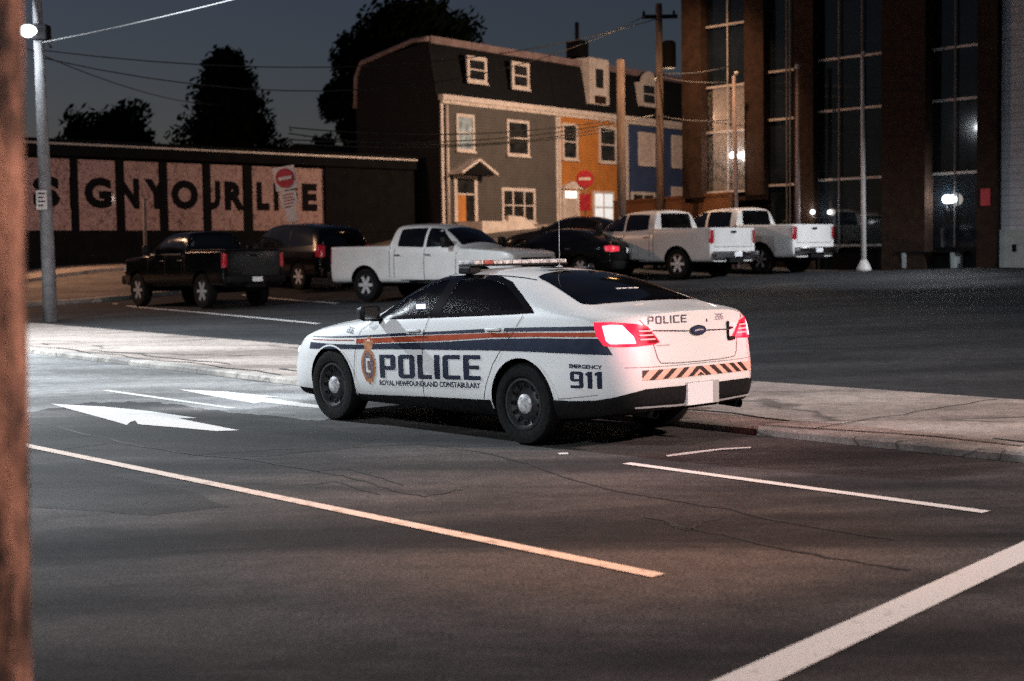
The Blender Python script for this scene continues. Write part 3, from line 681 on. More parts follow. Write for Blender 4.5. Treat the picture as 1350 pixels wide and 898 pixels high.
# ------------------------------------------------------------------ parked vehicles
def pickup(loc, yaw, paint, label, group=None, lift=0., bumper='chrome', cap=False, wheel_r=.41, name='pickup_truck', rack=False):
    root = thing(name, loc, label, 'pickup truck', yaw, group)
    L = lift; w = .98
    rail = 1.38+L; belt = 1.30+L; zb = .45+L; roof = 1.90+L; hood = 1.27+L
    def sec(x, ww, top, tw, crown=.03, bz=None, g=False, dz=0):
        b_ = bz or belt
        if g: return [x, [(ww-.1, zb), (ww-.02, zb+.08), (ww, .75+L), (ww+.005, 1.0+L), (ww-.01, b_-.1), (ww-.05, b_), (ww-.11, b_+(top-b_)*.45), (tw, top-.07), (tw-.12, top-.015), (tw*.45, top+crown*.5), (0, top+crown)]]
        return [x, [(ww-.1, zb), (ww-.02, zb+.08), (ww, .75+L), (ww+.005, 1.0+L), (ww, top-.16), (ww-.01, top-.04), (ww-.03, top), (ww-.1, top+.0), (ww*.6, top+crown*.3), (ww*.3, top+crown*.5), (0, top+crown*.6)]]
    S = [sec(-1.20, w-.02, rail-.01, .8, 0), sec(-1.16, w, rail, .8, 0), sec(-.6, w, rail, .8, 0), sec(.2, w, rail, .8, 0), sec(.78, w, rail, .8, 0), sec(.84, w, rail, .8, 0),
         sec(.88, w, roof-.03, .74, .03, g=True), sec(.97, w, roof-.005, .74, .03, g=True), sec(1.6, w, roof, .75, .03, g=True), sec(2.3, w, roof-.03, .74, .03, g=True),
         sec(2.75, w, 1.60+L, .77, .05, g=True), sec(3.02, w, 1.36+L, .8, .05, bz=1.26+L, g=True), sec(3.15, w, hood+.02, .8, .06), sec(3.8, w, hood-.02, .8, .06), sec(4.4, w-.02, hood-.06, .8, .05), sec(4.56, w-.07, hood-.12, .75, .03), sec(4.62, w-.16, hood-.2, .7, .02)]
    S[0][0] = -1.18
    body = body_solid('body', S, [paint, M_int], .0, .03, 2, (), .5)
    bvh = bvh_of(body)
    cs = []
    wx = (0, 3.68)
    for x in wx:
        for s in (1, -1): cs.append(cyl_cutter(x, wheel_r, wheel_r+.09, min(s*.62, s*1.3), max(s*.62, s*1.3)))
    bm = bmesh.new(); box(bm, -1.09, .74, -.82, .82, .9+L, 2.2, 1); cs.append(link('cutter', bm, [paint, M_int]))
    cut(body, cs); body.parent = root
    # windows
    zb0, zt0 = belt+.05, roof-.11
    F = [(2.88, zb0+.0), (2.36, zt0-.02), (2.02, zt0+.01), (2.0, zb0-.02)]
    B = [(1.92, zb0-.02), (1.94, zt0+.01), (1.28, zt0), (1.12, zt0-.02), (1.08, zb0+.01)]
    shape_side(bvh, root, 'side_window', rounded(F, .04), M_glass); shape_side(bvh, root, 'side_window', rounded(B, .04), M_glass)
    for s in (1, -1):
        for ln in ([(1.0, .6+L), (1.0, belt)], [(1.97, .55+L), (1.97, belt)], [(2.95, .62+L), (2.98, 1.2+L)], [(.85, .6+L), (.85, rail)]):
            castside(curve2d([strip(ln, .014)]), bvh, s, .006, root, 'shut_line', M_brown, .2)
        castside(curve2d([[(.55, zb-.02), (.55, zb+.1), (3.12, zb+.1), (3.12, zb-.02)]]), bvh, s, .02, root, 'running_board', M_plast, .3)
    cast(curve2d([rounded([(-.66, zb0-.0), (.66, zb0), (.60, zt0+.03), (-.60, zt0+.03)], .06)]), bvh, (.80, 0, 0), (0, 1, 0), (0, 0, 1), (1, 0, 0), .008, root, 'rear_window', M_glass, .1)
    cast(curve2d([rounded([(-.74, 2.99), (.74, 2.99), (.64, 2.42), (-.64, 2.42)], .06)]), bvh, (0, 0, 4), (0, 1, 0), (1, 0, 0), (0, 0, -1), .008, root, 'windshield', M_glass, .1)
    # tail
    for s in (1, -1):
        lm = castwrap([(-1.13, .97*s, rail-.06), (-1.18, .93*s, rail-.06), (-1.18, .84*s, rail-.08), (-1.18, .84*s, rail-.40), (-1.18, .93*s, rail-.44), (-1.13, .97*s, rail-.42)], bvh, -.6, .012, root, 'tail_lamp', M_redoff, .06)
        castwrap([(-1.18, .90*s, rail-.2), (-1.18, .85*s, rail-.2), (-1.18, .85*s, rail-.28), (-1.18, .90*s, rail-.28)], bvh, -.6, .016, lm, 'reversing_lens', M_redoff, .06)
        castside(curve2d([[(4.3, 1.05+L), (4.55, 1.05+L), (4.5, .85+L), (4.36, .85+L)]]), bvh, s, .01, root, 'headlamp', M_clear, .1)
        bm = bmesh.new(); box(bm, -.08, .06, -.1, .1, -.13, .13, 0, .04); o = link('door_mirror', bm, M_plast, root, smooth=True); o.location = (2.78, s*1.12, belt+.14)
        for hx in (1.12, 2.1):
            bm = bmesh.new(); box(bm, -.09, .09, -.02, .02, -.02, .02, 0, .012); o = link('door_handle', bm, M_chrome, root); o.location = (hx, s*(w+.012), belt-.15)
    for ln in ([(-.80, rail-.52), (-.80, rail-.03)], [(.80, rail-.52), (.80, rail-.03)], [(-.8, rail-.52), (.8, rail-.52)]):
        cast(curve2d([strip(ln, .012)]), bvh, (-3, 0, 0), (0, 1, 0), (0, 0, 1), (1, 0, 0), .004, root, 'tailgate_gap', M_brown, .3)
    bm = bmesh.new(); box(bm, -1.215, -1.19, -.1, .1, rail-.15, rail-.09, 0, .008); link('tailgate_handle', bm, M_plast, root)
    cm = M_chrome if bumper == 'chrome' else M_plast
    bm = bmesh.new(); box(bm, -1.36, -1.14, -.92, .92, .56+L, .74+L, 0, .04); bp = link('rear_bumper', bm, cm, root, smooth=True, angle=40)
    bm = bmesh.new(); box(bm, -1.366, -1.36, -.16, .16, .59+L, .71+L); link('licence_plate', bm, M_plate, bp)
    bm = bmesh.new(); box(bm, -1.38, -1.2, -.28, -.17, .57+L, .73+L); box(bm, -1.3, -1.15, -.3, .3, .44+L, .56+L); link('tow_hitch', bm, M_plast, bp)
    bm = bmesh.new(); box(bm, 4.5, 4.78, -.9, .9, .50+L, .74+L, 0, .05); link('front_bumper', bm, cm, root, smooth=True, angle=40)
    cast(curve2d([[(-.6, .78+L), (.6, .78+L), (.6, 1.05+L), (-.6, 1.05+L)]]), bvh, (7, 0, 0), (0, 1, 0), (0, 0, 1), (-1, 0, 0), .015, root, 'grille', cm, .2)
    for x in wx:
        for s in (1, -1): wheel(root, x, s*.83, wheel_r, .27, s, 'alloy')
    bm = bmesh.new(); box(bm, -1.0, 4.3, -.45, .45, .36+L*.8, .5+L); tube(bm, [(0, -.8, wheel_r), (0, .8, wheel_r)], .06); tube(bm, [(3.68, -.8, wheel_r), (3.68, .8, wheel_r)], .06); link('chassis', bm, M_int, root)
    if paint is M_black:
        for s in (1, -1): castside(curve2d([strip([(1.1, belt+.01), (2.9, belt+.01)], .035)]), bvh, s, .012, root, 'belt_trim', M_chrome, .2)
    if cap:
        bm = bmesh.new(); box(bm, -1.12, .84, -.86, .86, rail+.004, rail+.05, 0, .02); link('bed_cover', bm, M_plast, root)
    return root
def wagon(loc, yaw, paint, label, kind='suv', name='suv', cat='suv'):
    root = thing(name, loc, label, cat, yaw)
    if kind == 'suv':
        w, zb, belt, roof, x0, x1, wb, wr = .97, .38, 1.18, 1.93, -1.05, 3.95, 2.95, .39
        prof = [(x0, 1.1, .78, 0), (x0+.06, 1.35, .78, 0), (-.9, 1.72, .72, 1), (-.6, 1.83, .72, 1), (.4, roof, .73, 1), (1.5, roof, .73, 1), (1.95, 1.80, .72, 1), (2.35, 1.50, .76, 1), (2.7, 1.24, .8, 1), (2.9, 1.17, .85, 0), (3.5, 1.10, .85, 0), (3.85, .98, .8, 0), (x1, .8, .7, 0)]
    else:
        w, zb, belt, roof, x0, x1, wb, wr = .9, .25, .98, 1.44, -1.05, 3.55, 2.72, .33
        prof = [(x0, .9, .7, 0), (x0+.07, 1.03, .74, 0), (-.7, 1.08, .76, 0), (-.45, 1.15, .72, 1), (0, 1.33, .66, 1), (.45, roof-.02, .62, 1), (1.0, roof, .62, 1), (1.35, 1.39, .62, 1), (1.75, 1.2, .66, 1), (2.1, 1.03, .74, 1), (2.35, .97, .78, 0), (2.9, .91, .78, 0), (3.3, .80, .72, 0), (x1, .64, .6, 0)]
    S = []
    for x, top, tw, g in prof:
        e = 0 if x0+.1 < x < x1-.2 else (.14 if x in (x0, x1) else .05)
        ww = w-e; b_ = min(belt, top-.04)
        if g and top > belt+.08: row = [(ww-.1, zb), (ww-.02, zb+.08), (ww, zb+.25), (ww+.01, (zb+belt)/2+.1), (ww-.01, belt-.1), (ww-.05, belt), (ww-.05-(ww-.05-tw)*.45, belt+(top-belt)*.45), (tw, top-.06), (tw-.12, top-.015), (tw*.45, top+.01), (0, top+.02)]
        else:
            q = top-zb
            row = [(ww-.1, zb), (ww-.02, zb+.1*q), (ww, zb+.3*q), (ww+.0, zb+.55*q), (ww-.02, zb+.8*q), (ww-.06, zb+.92*q), (ww-.12, top-.02), (min(tw, ww-.16), top), (tw*.6, top+.01), (tw*.3, top+.015), (0, top+.02)]
        S.append([x, row])
    body = body_solid('body', S, [paint, M_int], .03, .06, 2, (), .4)
    bvh = bvh_of(body); cs = []
    for x in (0, wb):
        for s in (1, -1): cs.append(cyl_cutter(x, wr, wr+.05, min(s*.58, s*1.3), max(s*.58, s*1.3)))
    cut(body, cs); body.parent = root
    if kind == 'suv':
        W1 = [[(2.5, belt+.06), (1.95, roof-.15), (1.55, roof-.12), (1.52, belt+.05)], [(1.44, belt+.05), (1.46, roof-.12), (.6, roof-.12), (.55, belt+.05)], [(.47, belt+.06), (.5, roof-.13), (-.45, roof-.18), (-.7, belt+.1)]]
        rwp, wsp = [(-.6, 1.27), (.6, 1.27), (.52, 1.68), (-.52, 1.68)], [(-.72, 2.66), (.72, 2.66), (.6, 2.02), (-.6, 2.02)]
        tl = [(-.85, .93, 1.28), (-1.0, .85, 1.28), (-1.03, .72, 1.25), (-1.03, .72, .95), (-1.0, .85, .93), (-.9, .93, .95)]
        pz = .95
    else:
        W1 = [[(1.98, belt+.05), (1.42, roof-.1), (1.05, roof-.07), (1.02, belt+.05)], [(.95, belt+.05), (.97, roof-.07), (.5, roof-.09), (.05, 1.2), (-.3, belt+.11)]]
        rwp, wsp = None, [(-.68, 2.05), (.68, 2.05), (.54, 1.4), (-.54, 1.4)]
        tl = [(-.8, .88, .92), (-.98, .78, .93), (-1.04, .5, .9), (-1.04, .5, .78), (-.98, .78, .76), (-.84, .88, .78)]
        pz = .8
    for p in W1: shape_side(bvh, root, 'side_window', rounded(p, .04), M_glass)
    cast(curve2d([rounded(wsp, .06)]), bvh, (0, 0, 4), (0, 1, 0), (1, 0, 0), (0, 0, -1), .008, root, 'windshield', M_glass, .1)
    if rwp: cast(curve2d([rounded(rwp, .05)]), bvh, (-4, 0, 0), (0, 1, 0), (0, 0, 1), (1, 0, 0), .008, root, 'rear_window', M_glass, .1)
    else: cast(curve2d([rounded([(-.66, -.52), (.66, -.52), (.54, .34), (-.54, .34)], .05)]), bvh, (0, 0, 4), (0, 1, 0), (1, 0, 0), (0, 0, -1), .008, root, 'rear_window', M_glass, .1)
    for s in (1, -1):
        castwrap([(x, y*s, z) for x, y, z in tl], bvh, -.4, .012, root, 'tail_lamp', M_redglow if kind != 'suv' else M_redoff, .06)
        cast(curve2d([[(s*.45, .62 if kind != 'suv' else .85), (s*.7, .64 if kind != 'suv' else .86), (s*.75, .73 if kind != 'suv' else .98), (s*.5, .7 if kind != 'suv' else .96)]]), bvh, (6, 0, 0), (0, 1, 0), (0, 0, 1), (-1, 0, 0), .01, root, 'headlamp', M_clear, .1)
        bm = bmesh.new(); box(bm, -.06, .06, -.09, .09, -.06, .06, 0, .03); o = link('door_mirror', bm, M_plast, root, smooth=True); o.location = (2.35 if kind == 'suv' else 1.85, s*(w+.08), belt+.08)
        for hx in ((.75, 1.7) if kind == 'suv' else (.4, 1.25)):
            bm = bmesh.new(); box(bm, -.09, .09, -.018, .018, -.018, .018, 0, .01); o = link('door_handle', bm, M_chrome, root); o.location = (hx, s*(w+.012), belt-.12)
    bm = bmesh.new(); px = x0-.075; box(bm, px, px+.012, -.2, .2, pz-.08, pz+.06); link('licence_plate', bm, M_plate, root)
    bm = bmesh.new(); box(bm, x0-.08, x0+.1, -w+.1, w-.1, zb+.02, zb+.25, 0, .05); link('rear_bumper', bm, M_plast, root, smooth=True, angle=40)
    for x in (0, wb):
        for s in (1, -1): wheel(root, x, s*(w-.13), wr, .23, s, 'alloy')
    bm = bmesh.new(); box(bm, x0+.1, x1-.2, -.5, .5, zb-.04, zb+.05); link('chassis', bm, M_int, root)
    return root
M_pane = mat('police_side_glass', (.02, .022, .03), .03, spec=.5)
def _pane():
    m = M_pane; nt = m.node_tree; b = nt.nodes['Principled BSDF']; out = nt.nodes['Material Output']
    tr = nd(m, 'ShaderNodeBsdfTransparent'); tr.inputs[0].default_value = (.2, .21, .24, 1)
    gl = nd(m, 'ShaderNodeBsdfGlossy'); gl.inputs['Roughness'].default_value = .06
    fr = nd(m, 'ShaderNodeFresnel', IOR=1.5)
    tc = nd(m, 'ShaderNodeTexCoord'); v = nd(m, 'ShaderNodeTexVoronoi', Scale=85.); lk(m, tc.outputs['Object'], v.inputs['Vector'])   # rain drops on the glass
    mr = nd(m, 'ShaderNodeMapRange'); mr.inputs[1].default_value = .12; mr.inputs[2].default_value = .45; mr.inputs[3].default_value = 1; mr.inputs[4].default_value = 0; lk(m, v.outputs[0], mr.inputs[0])
    bp = nd(m, 'ShaderNodeBump', Strength=.08, Distance=.01); lk(m, mr.outputs[0], bp.inputs['Height']); lk(m, bp.outputs[0], gl.inputs['Normal']); lk(m, bp.outputs[0], fr.inputs['Normal'])
    mx = nd(m, 'ShaderNodeMixShader'); lk(m, fr.outputs[0], mx.inputs[0]); lk(m, tr.outputs[0], mx.inputs[1]); lk(m, gl.outputs[0], mx.inputs[2])
    lk(m, mx.outputs[0], out.inputs['Surface'])
_pane()
M_intf = mat('seat_fabric', (.03, .03, .035), .9)
M_shut = mat('panel_gap', (.12, .11, .11), .8)
M_pinklens = mat('pale_pink_lens', (.7, .25, .25), .3, emis=(1., .35, .38), estr=.9)
M_badge = mat('badge_enamel', (.02, .03, .08), .3)
M_navy2 = mat('grey_navy_vinyl', (.05, .06, .09), .4)
M_navy3 = mat('pale_grey_vinyl', (.3, .3, .32), .4)
M_platetext = mat('plate_print', (.45, .5, .6), .6)
# ------------------------------------------------------------------ terrain
def roadH(s): return max(0., s-13.)*.0095
CTRL = [(3.73, 41, .93), (8.4, 40, .96), (13.8, 40.5, 1.2), (10.6, 42.5, 1.03), (-4, 36, .46), (-7.75, 36, .37), (-10.2, 39, .40), (-15.6, 48, 1.28), (-12.9, 38, .40), (-15.0, 45, .82), (-2.9, 60, 2.4), (8, 70, 3.0), (-8, 56, 1.5), (25, 32, 1.0), (14, 30, .55), (10, 22, .32), (18, 22, .35), (9, 34, .72), (18, 60, 2.4), (0, 50, 1.6),
        (-40, 80, 3.), (40, 80, 3.2), (0, 110, 4.2), (45, 20, 1.), (-40, 40, .8), (5, 30, .5)]
for s_ in range(-24, 66, 6):
    x, y = xy(s_, 13.9); CTRL.append((x, y, roadH(s_)+.085))
    x, y = xy(s_, 16.5); CTRL.append((x, y, roadH(s_)+.13)) if s_ < 20 else None
_c = np.array(CTRL, float); _n = len(_c)
def _U(r2): return np.where(r2 > 1e-9, r2*np.log(r2+1e-12)*.5, 0)
_d2 = ((_c[:, None, :2]-_c[None, :, :2])**2).sum(-1)
_A = np.zeros((_n+3, _n+3)); _A[:_n, :_n] = _U(_d2)+np.eye(_n)*.5; _A[:_n, _n] = 1; _A[:_n, _n+1:] = _c[:, :2]; _A[_n, :_n] = 1; _A[_n+1:, :_n] = _c[:, :2].T
_w = np.linalg.solve(_A, np.concatenate([_c[:, 2], np.zeros(3)]))
def tps(x, y):
    r2 = (_c[:, 0]-x)**2+(_c[:, 1]-y)**2
    return float((_w[:_n]*_U(r2)).sum()+_w[_n]+_w[_n+1]*x+_w[_n+2]*y)
def Hg(x, y):
    s, t = st(x, y)
    if t < 10.42: return roadH(s)
    if t < 13.9: return roadH(s)+.08
    h = tps(x, y); e = roadH(s)+.085
    k = min(1., (t-13.9)/2.); h = e*(1-k)+h*k
    r = math.hypot(x, y)
    if r > 95: f = min(1, (r-95)/60); h = h*(1-f)+4.2*f
    return min(max(h, -.2), 6.)
def gpx(x, y, lo=3., hi=90.):
    d = ray(x, y); prev = lo
    z = lo
    while z < hi:
        k = z/d[1]
        if CH+d[2]*k < Hg(d[0]*k, d[1]*k): break
        prev = z; z += .25
    a, b = prev, z
    for _ in range(20):
        m_ = (a+b)/2; k = m_/d[1]
        if CH+d[2]*k < Hg(d[0]*k, d[1]*k): b = m_
        else: a = m_
    k = b/d[1]; return Vector((d[0]*k, d[1]*k, CH+d[2]*k))
def gridmesh(name, sv, tv, hf, m, dz=0., world=False):
    bm = bmesh.new(); V = []
    for s in sv:
        row = []
        for t in tv:
            x, y = (s, t) if world else xy(s, t)
            row.append(bm.verts.new((x, y, hf(x, y)+dz)))
        V.append(row)
    for i in range(len(sv)-1):
        for j in range(len(tv)-1): bm.faces.new((V[i][j], V[i+1][j], V[i+1][j+1], V[i][j+1]))
    bmesh.ops.recalc_face_normals(bm, faces=bm.faces)
    if sum(f.normal.z for f in bm.faces) < 0: bmesh.ops.reverse_faces(bm, faces=bm.faces)
    return link(name, bm, m, None, smooth=True)
def rng(a, b, st_): return [a+(b-a)*i/max(1, round((b-a)/st_)) for i in range(max(1, round((b-a)/st_))+1)]
def Hlow(x, y):
    s, t = st(x, y)
    return (roadH(s)-.15) if t < 14 else Hg(x, y)-.12-min(1., (t-14)*.05)*.0
gv = [-420, -260, -170, -120]+rng(-96, 96, 3)+[120, 170, 260, 420]
struct(gridmesh('ground', gv, gv, Hlow, M_ground, world=True))
rsv = rng(-70, 80, 1.0); road = struct(gridmesh('road', rsv, [-40, -20, -10, -4, 0, 2, 4, 5, 6, 7, 8, 9, 10, 10.42], lambda x, y: roadH(st(x, y)[0]), M_road))
swn = rng(-70, 60, .5)
def wob(s, k, a=.012): return noise.noise(Vector((s*.9, k, 0)))*a
bm = bmesh.new(); V = []
for s in swn:
    r_ = roadH(s); row = []
    for t, z in ((10.40+wob(s, 1), r_-.05), (10.415+wob(s, 1), r_+.055+wob(s, 5, .01)), (10.44+wob(s, 1), r_+.077+wob(s, 5, .01)), (10.60, r_+.08), (11.3, r_+.083), (12.4, r_+.085), (13.4, r_+.088), (13.9+wob(s, 9, .03), r_+.09), (13.92, r_+.04)):
        x, y = xy(s, t); row.append(bm.verts.new((x, y, z)))
    V.append(row)
for a, b in zip(V, V[1:]):
    for j in range(len(a)-1):
        f = bm.faces.new((a[j], b[j], b[j+1], a[j+1])); f.material_index = 1 if j < 3 else 0
bmesh.ops.recalc_face_normals(bm, faces=bm.faces)
if sum(f.normal.z for f in bm.faces) < 0: bmesh.ops.reverse_faces(bm, faces=bm.faces)
walk = struct(link('sidewalk', bm, [M_walk, M_kerb], None, smooth=True, angle=40))
lot = struct(gridmesh('parking_lot', rng(-45, 70, 1.2), [13.9]+rng(14.4, 70, 1.2), Hg, M_lot))

def flat(name, pts, m, parent, dz=.006, sub=.8):
    """painted shape from world xy points, draped on the ground"""
    bm = curve2d([[(p[0], p[1]) for p in pts]]); tessel(bm, sub)
    for v in bm.verts: v.co.z = Hg(v.co.x, v.co.y)+dz
    bmesh.ops.recalc_face_normals(bm, faces=bm.faces)
    if sum(f.normal.z for f in bm.faces) < 0: bmesh.ops.reverse_faces(bm, faces=bm.faces)
    return link(name, bm, m, parent)
def px(pts): return [gpx(*p) for p in pts]
def chain(a, b, n): return [(a[0]+(b[0]-a[0])*i/n, a[1]+(b[1]-a[1])*i/n) for i in range(n+1)]
# markings (all painted on the road)
yl0, yl1 = gpx(40, 589), gpx(868, 760)
dv = (yl1-yl0).normalized(); nv = Vector((-dv.y, dv.x, 0))*.055
st_ = yl0-dv*16
flat('centre_line', [st_+nv, yl1+nv, yl1-nv, st_-nv], M_paint_o, road)
a_, b_ = gpx(826, 611.5), gpx(1300, 676); dv2 = (b_-a_).normalized(); nv2 = Vector((-dv2.y, dv2.x, 0))*.05
flat('lane_line', [a_+nv2, b_+nv2, b_-nv2, a_-nv2], M_paint, road)
a_, b_ = gpx(138, 515), gpx(308, 539); flat('lane_line', [a_+nv2, b_+nv2, b_-nv2, a_-nv2], M_paint, road)
flat('stop_line', px([(945, 898), (1350, 714), (1350, 742), (1031, 898)])+[], M_paint, road) if False else None
A1, A2, B1, B2 = gpx(945, 897), gpx(1349, 715), gpx(1030, 897), gpx(1349, 742)
e1 = (A2-A1).normalized(); e2 = (B2-B1).normalized()
flat('stop_line', [A1-e1*3.2, A2+e1*3.0, B2+e2*3.0, B1-e2*3.2], M_paint, road)
flat('lane_arrow', px([(66, 533), (140, 537), (200, 543), (260, 552), (235, 552), (315, 568), (285, 569), (230, 564), (182, 560), (178, 555), (172, 557), (167, 561), (150, 556), (110, 545)]), M_paint, road)
flat('lane_arrow', px([(235, 514), (300, 517), (380, 525), (345, 524), (420, 535), (440, 540), (400, 537), (345, 531), (335, 533), (325, 531), (280, 523)]), M_paint, road)
flat('kerb_mark', px([(878, 601), (905, 597), (950, 592), (990, 590), (990, 591.5), (950, 594), (905, 600), (880, 603)]), M_paint, road)
flat('paint_scrap', px([(735, 598), (748, 597.5), (750, 599.5), (738, 600)]), M_paint, road)
for pts, w in (([(640, 598), (700, 612), (760, 636), (840, 653), (900, 662), (960, 672), (1060, 694), (1180, 712)], .022), ([(850, 682), (880, 688), (905, 697), (950, 705), (1040, 726), (1130, 742), (1200, 752)], .02), ([(876, 690), (905, 700), (930, 688), (958, 681)], .016),
              ([(40, 556), (110, 572), (190, 590), (260, 600), (330, 606), (420, 622), (470, 632), (520, 648), (560, 655), (610, 646)], .025), ([(410, 622), (455, 618), (500, 630), (530, 640)], .014), ([(250, 602), (300, 597), (350, 594), (420, 590)], .014), ([(470, 590), (560, 585), (640, 598)], .014),
              ([(400, 640), (440, 636), (500, 652)], .012)):
    P = []
    for a, b in zip(pts, pts[1:]):
        n = 5
        for i in range(n): P.append((a[0]+(b[0]-a[0])*i/n+random.uniform(-3, 3), a[1]+(b[1]-a[1])*i/n+random.uniform(-.8, .8)))
    P = [gpx(*p) for p in P+[pts[-1]]]
    L_, R_ = [], []
    for i, p in enumerate(P):
        d = (P[min(i+1, len(P)-1)]-P[max(i-1, 0)]); n_ = Vector((-d.y, d.x, 0)).normalized()*w*random.uniform(.3, .9)
        L_.append(p+n_); R_.append(p-n_)
    bm = bmesh.new()
    vl = [bm.verts.new((p.x, p.y, Hg(p.x, p.y)+.0035)) for p in L_]; vr = [bm.verts.new((p.x, p.y, Hg(p.x, p.y)+.0035)) for p in R_]
    for i in range(len(vl)-1): bm.faces.new((vl[i], vr[i], vr[i+1], vl[i+1]))
    bmesh.ops.recalc_face_normals(bm, faces=bm.faces)
    if sum(f.normal.z for f in bm.faces) < 0: bmesh.ops.reverse_faces(bm, faces=bm.faces)
    link('crack', bm, M_crack, road)
# darker repair patches
M_patch = ground_mat('patched_asphalt', (.012, .012, .012), (.022, .021, .02), (.04, .037, .035), .9)
for pts in ([(-200, 590), (40, 552), (120, 548), (220, 545), (330, 553), (420, 562), (500, 578), (470, 590), (380, 600), (300, 604), (150, 585), (-60, 605)], [(40, 610), (150, 628), (260, 650), (300, 668), (200, 680), (40, 668), (-60, 640)]):
    _q = []
    for a, b in zip(pts, pts[1:]+pts[:1]):
        for i in range(5): _q.append((a[0]+(b[0]-a[0])*i/5+random.uniform(-5, 5), a[1]+(b[1]-a[1])*i/5+random.uniform(-.8, .8)))
    flat('repair_patch', [gpx(*q) for q in _q], M_patch, road, .0015)
# pool of light on the road past the car, painted as a paler surface
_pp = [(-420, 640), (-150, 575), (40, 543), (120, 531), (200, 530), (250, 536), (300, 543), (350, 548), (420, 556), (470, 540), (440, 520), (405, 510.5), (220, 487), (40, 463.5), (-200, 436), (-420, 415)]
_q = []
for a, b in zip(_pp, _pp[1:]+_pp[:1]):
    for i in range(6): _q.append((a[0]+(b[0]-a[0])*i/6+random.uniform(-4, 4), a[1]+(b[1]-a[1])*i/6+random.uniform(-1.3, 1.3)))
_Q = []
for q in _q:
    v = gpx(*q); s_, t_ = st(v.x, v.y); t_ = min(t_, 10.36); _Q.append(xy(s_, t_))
flat('painted_light_pool', _Q, M_lightpool, road, .002)
# sidewalk joints
for pts in ([(990, 585), (1080, 592), (1150, 600), (1240, 606), (1350, 613)],):
    pass
for tj, w in ((10.66, .028), (11.0, .04)):
    bm = bmesh.new(); pr = None
    for s in rng(-6, 40, .4):
        if noise.noise(Vector((s*.5, tj*3, 2))) < -.08: pr = None; continue
        t0 = tj+wob(s*1.3, 3+tj, .22); ww = w*(.5+abs(noise.noise(Vector((s*2, 1, 1))))*1.6)
        q = []
        for t in (t0-ww, t0+ww):
            x, y = xy(s, t); q.append(bm.verts.new((x, y, roadH(s)+.0875)))
        if pr: bm.faces.new((pr[0], q[0], q[1], pr[1]))
        pr = q
    bmesh.ops.recalc_face_normals(bm, faces=bm.faces)
    if bm.faces and sum(f.normal.z for f in bm.faces) < 0: bmesh.ops.reverse_faces(bm, faces=bm.faces)
    link('kerb_joint', bm, M_crack, walk)
for k in range(-3, 12):
    s = k*3.1+1.3; bm = bmesh.new(); pr = None
    for t in rng(10.5, 13.8, .3):
        q = []
        for d in (-.009, .009):
            x, y = xy(s+d+wob(t*3, k, .08), t); q.append(bm.verts.new((x, y, roadH(s)+.0925)))
        if pr: bm.faces.new((pr[0], q[0], q[1], pr[1]))
        pr = q
    if sum(f.normal.z for f in bm.faces) < 0: bmesh.ops.reverse_faces(bm, faces=bm.faces)
    link('slab_joint', bm, M_crack, walk)
# stall lines
for a, b in (((133, 397), (420, 427)), ((320, 389), (445, 400))):
    P, Q = gpx(*a), gpx(*b); d = (Q-P).normalized(); n_ = Vector((-d.y, d.x, 0))*.06
    flat('stall_line', [P+n_, Q+n_, Q-n_, P-n_], M_paint, lot, .004, 1.)

# ------------------------------------------------------------------ frames for buildings
class Frame:
    def __init__(s, x, y, d):
        s.o = Vector((x, y, 0)); s.d = Vector((d[0], d[1], 0)).normalized(); s.rz = math.atan2(s.d.y, s.d.x)
        s.n = Vector((-s.d.y, s.d.x, 0))
    def w(s, u, v, z=0): p = s.o+s.d*u+s.n*v; return Vector((p.x, p.y, z))
SH = Frame(-16.1, 48, (.70, .714)); HS = Frame(-2.862, 60, (.616, .788)); TW = Frame(5.672, 46.4, (.696, -.718))
# side street in front of the shop
bm = bmesh.new(); V = []
for u in rng(-30, 30, 1.5):
    row = []
    for v in (-1.9, -2.0, -4, -6, -8.4):
        p = SH.w(u, v); row.append(bm.verts.new((p.x, p.y, Hg(p.x, p.y)+.012)))
    V.append(row)
for a, b in zip(V, V[1:]):
    for j in range(len(a)-1): bm.faces.new((a[j], b[j], b[j+1], a[j+1]))
bmesh.ops.recalc_face_normals(bm, faces=bm.faces)
if sum(f.normal.z for f in bm.faces) < 0: bmesh.ops.reverse_faces(bm, faces=bm.faces)
struct(link('side_street', bm, M_side, None, smooth=True))
for v0, v1, nm, lab in ((-1.9, 0.0, 'far_pavement', None), (-8.75, -8.45, 'near_kerb', None)):
    bm = bmesh.new(); V = []
    for u in rng(-30, 30 if v0 > -3 else 4.5, 1.5):
        row = []
        for v, dz in ((v1 if v0 > -3 else v1, .0), (v1, .12), (v0, .12), (v0, .0)):
            p = SH.w(u, v); row.append(bm.verts.new((p.x, p.y, Hg(p.x, p.y)+dz)))
        V.append(row)
    for a, b in zip(V, V[1:]):
        for j in range(3): bm.faces.new((a[j], b[j], b[j+1], a[j+1]))
    bmesh.ops.recalc_face_normals(bm, faces=bm.faces)
    struct(link(nm, bm, M_walk if v0 > -3 else M_kerb))

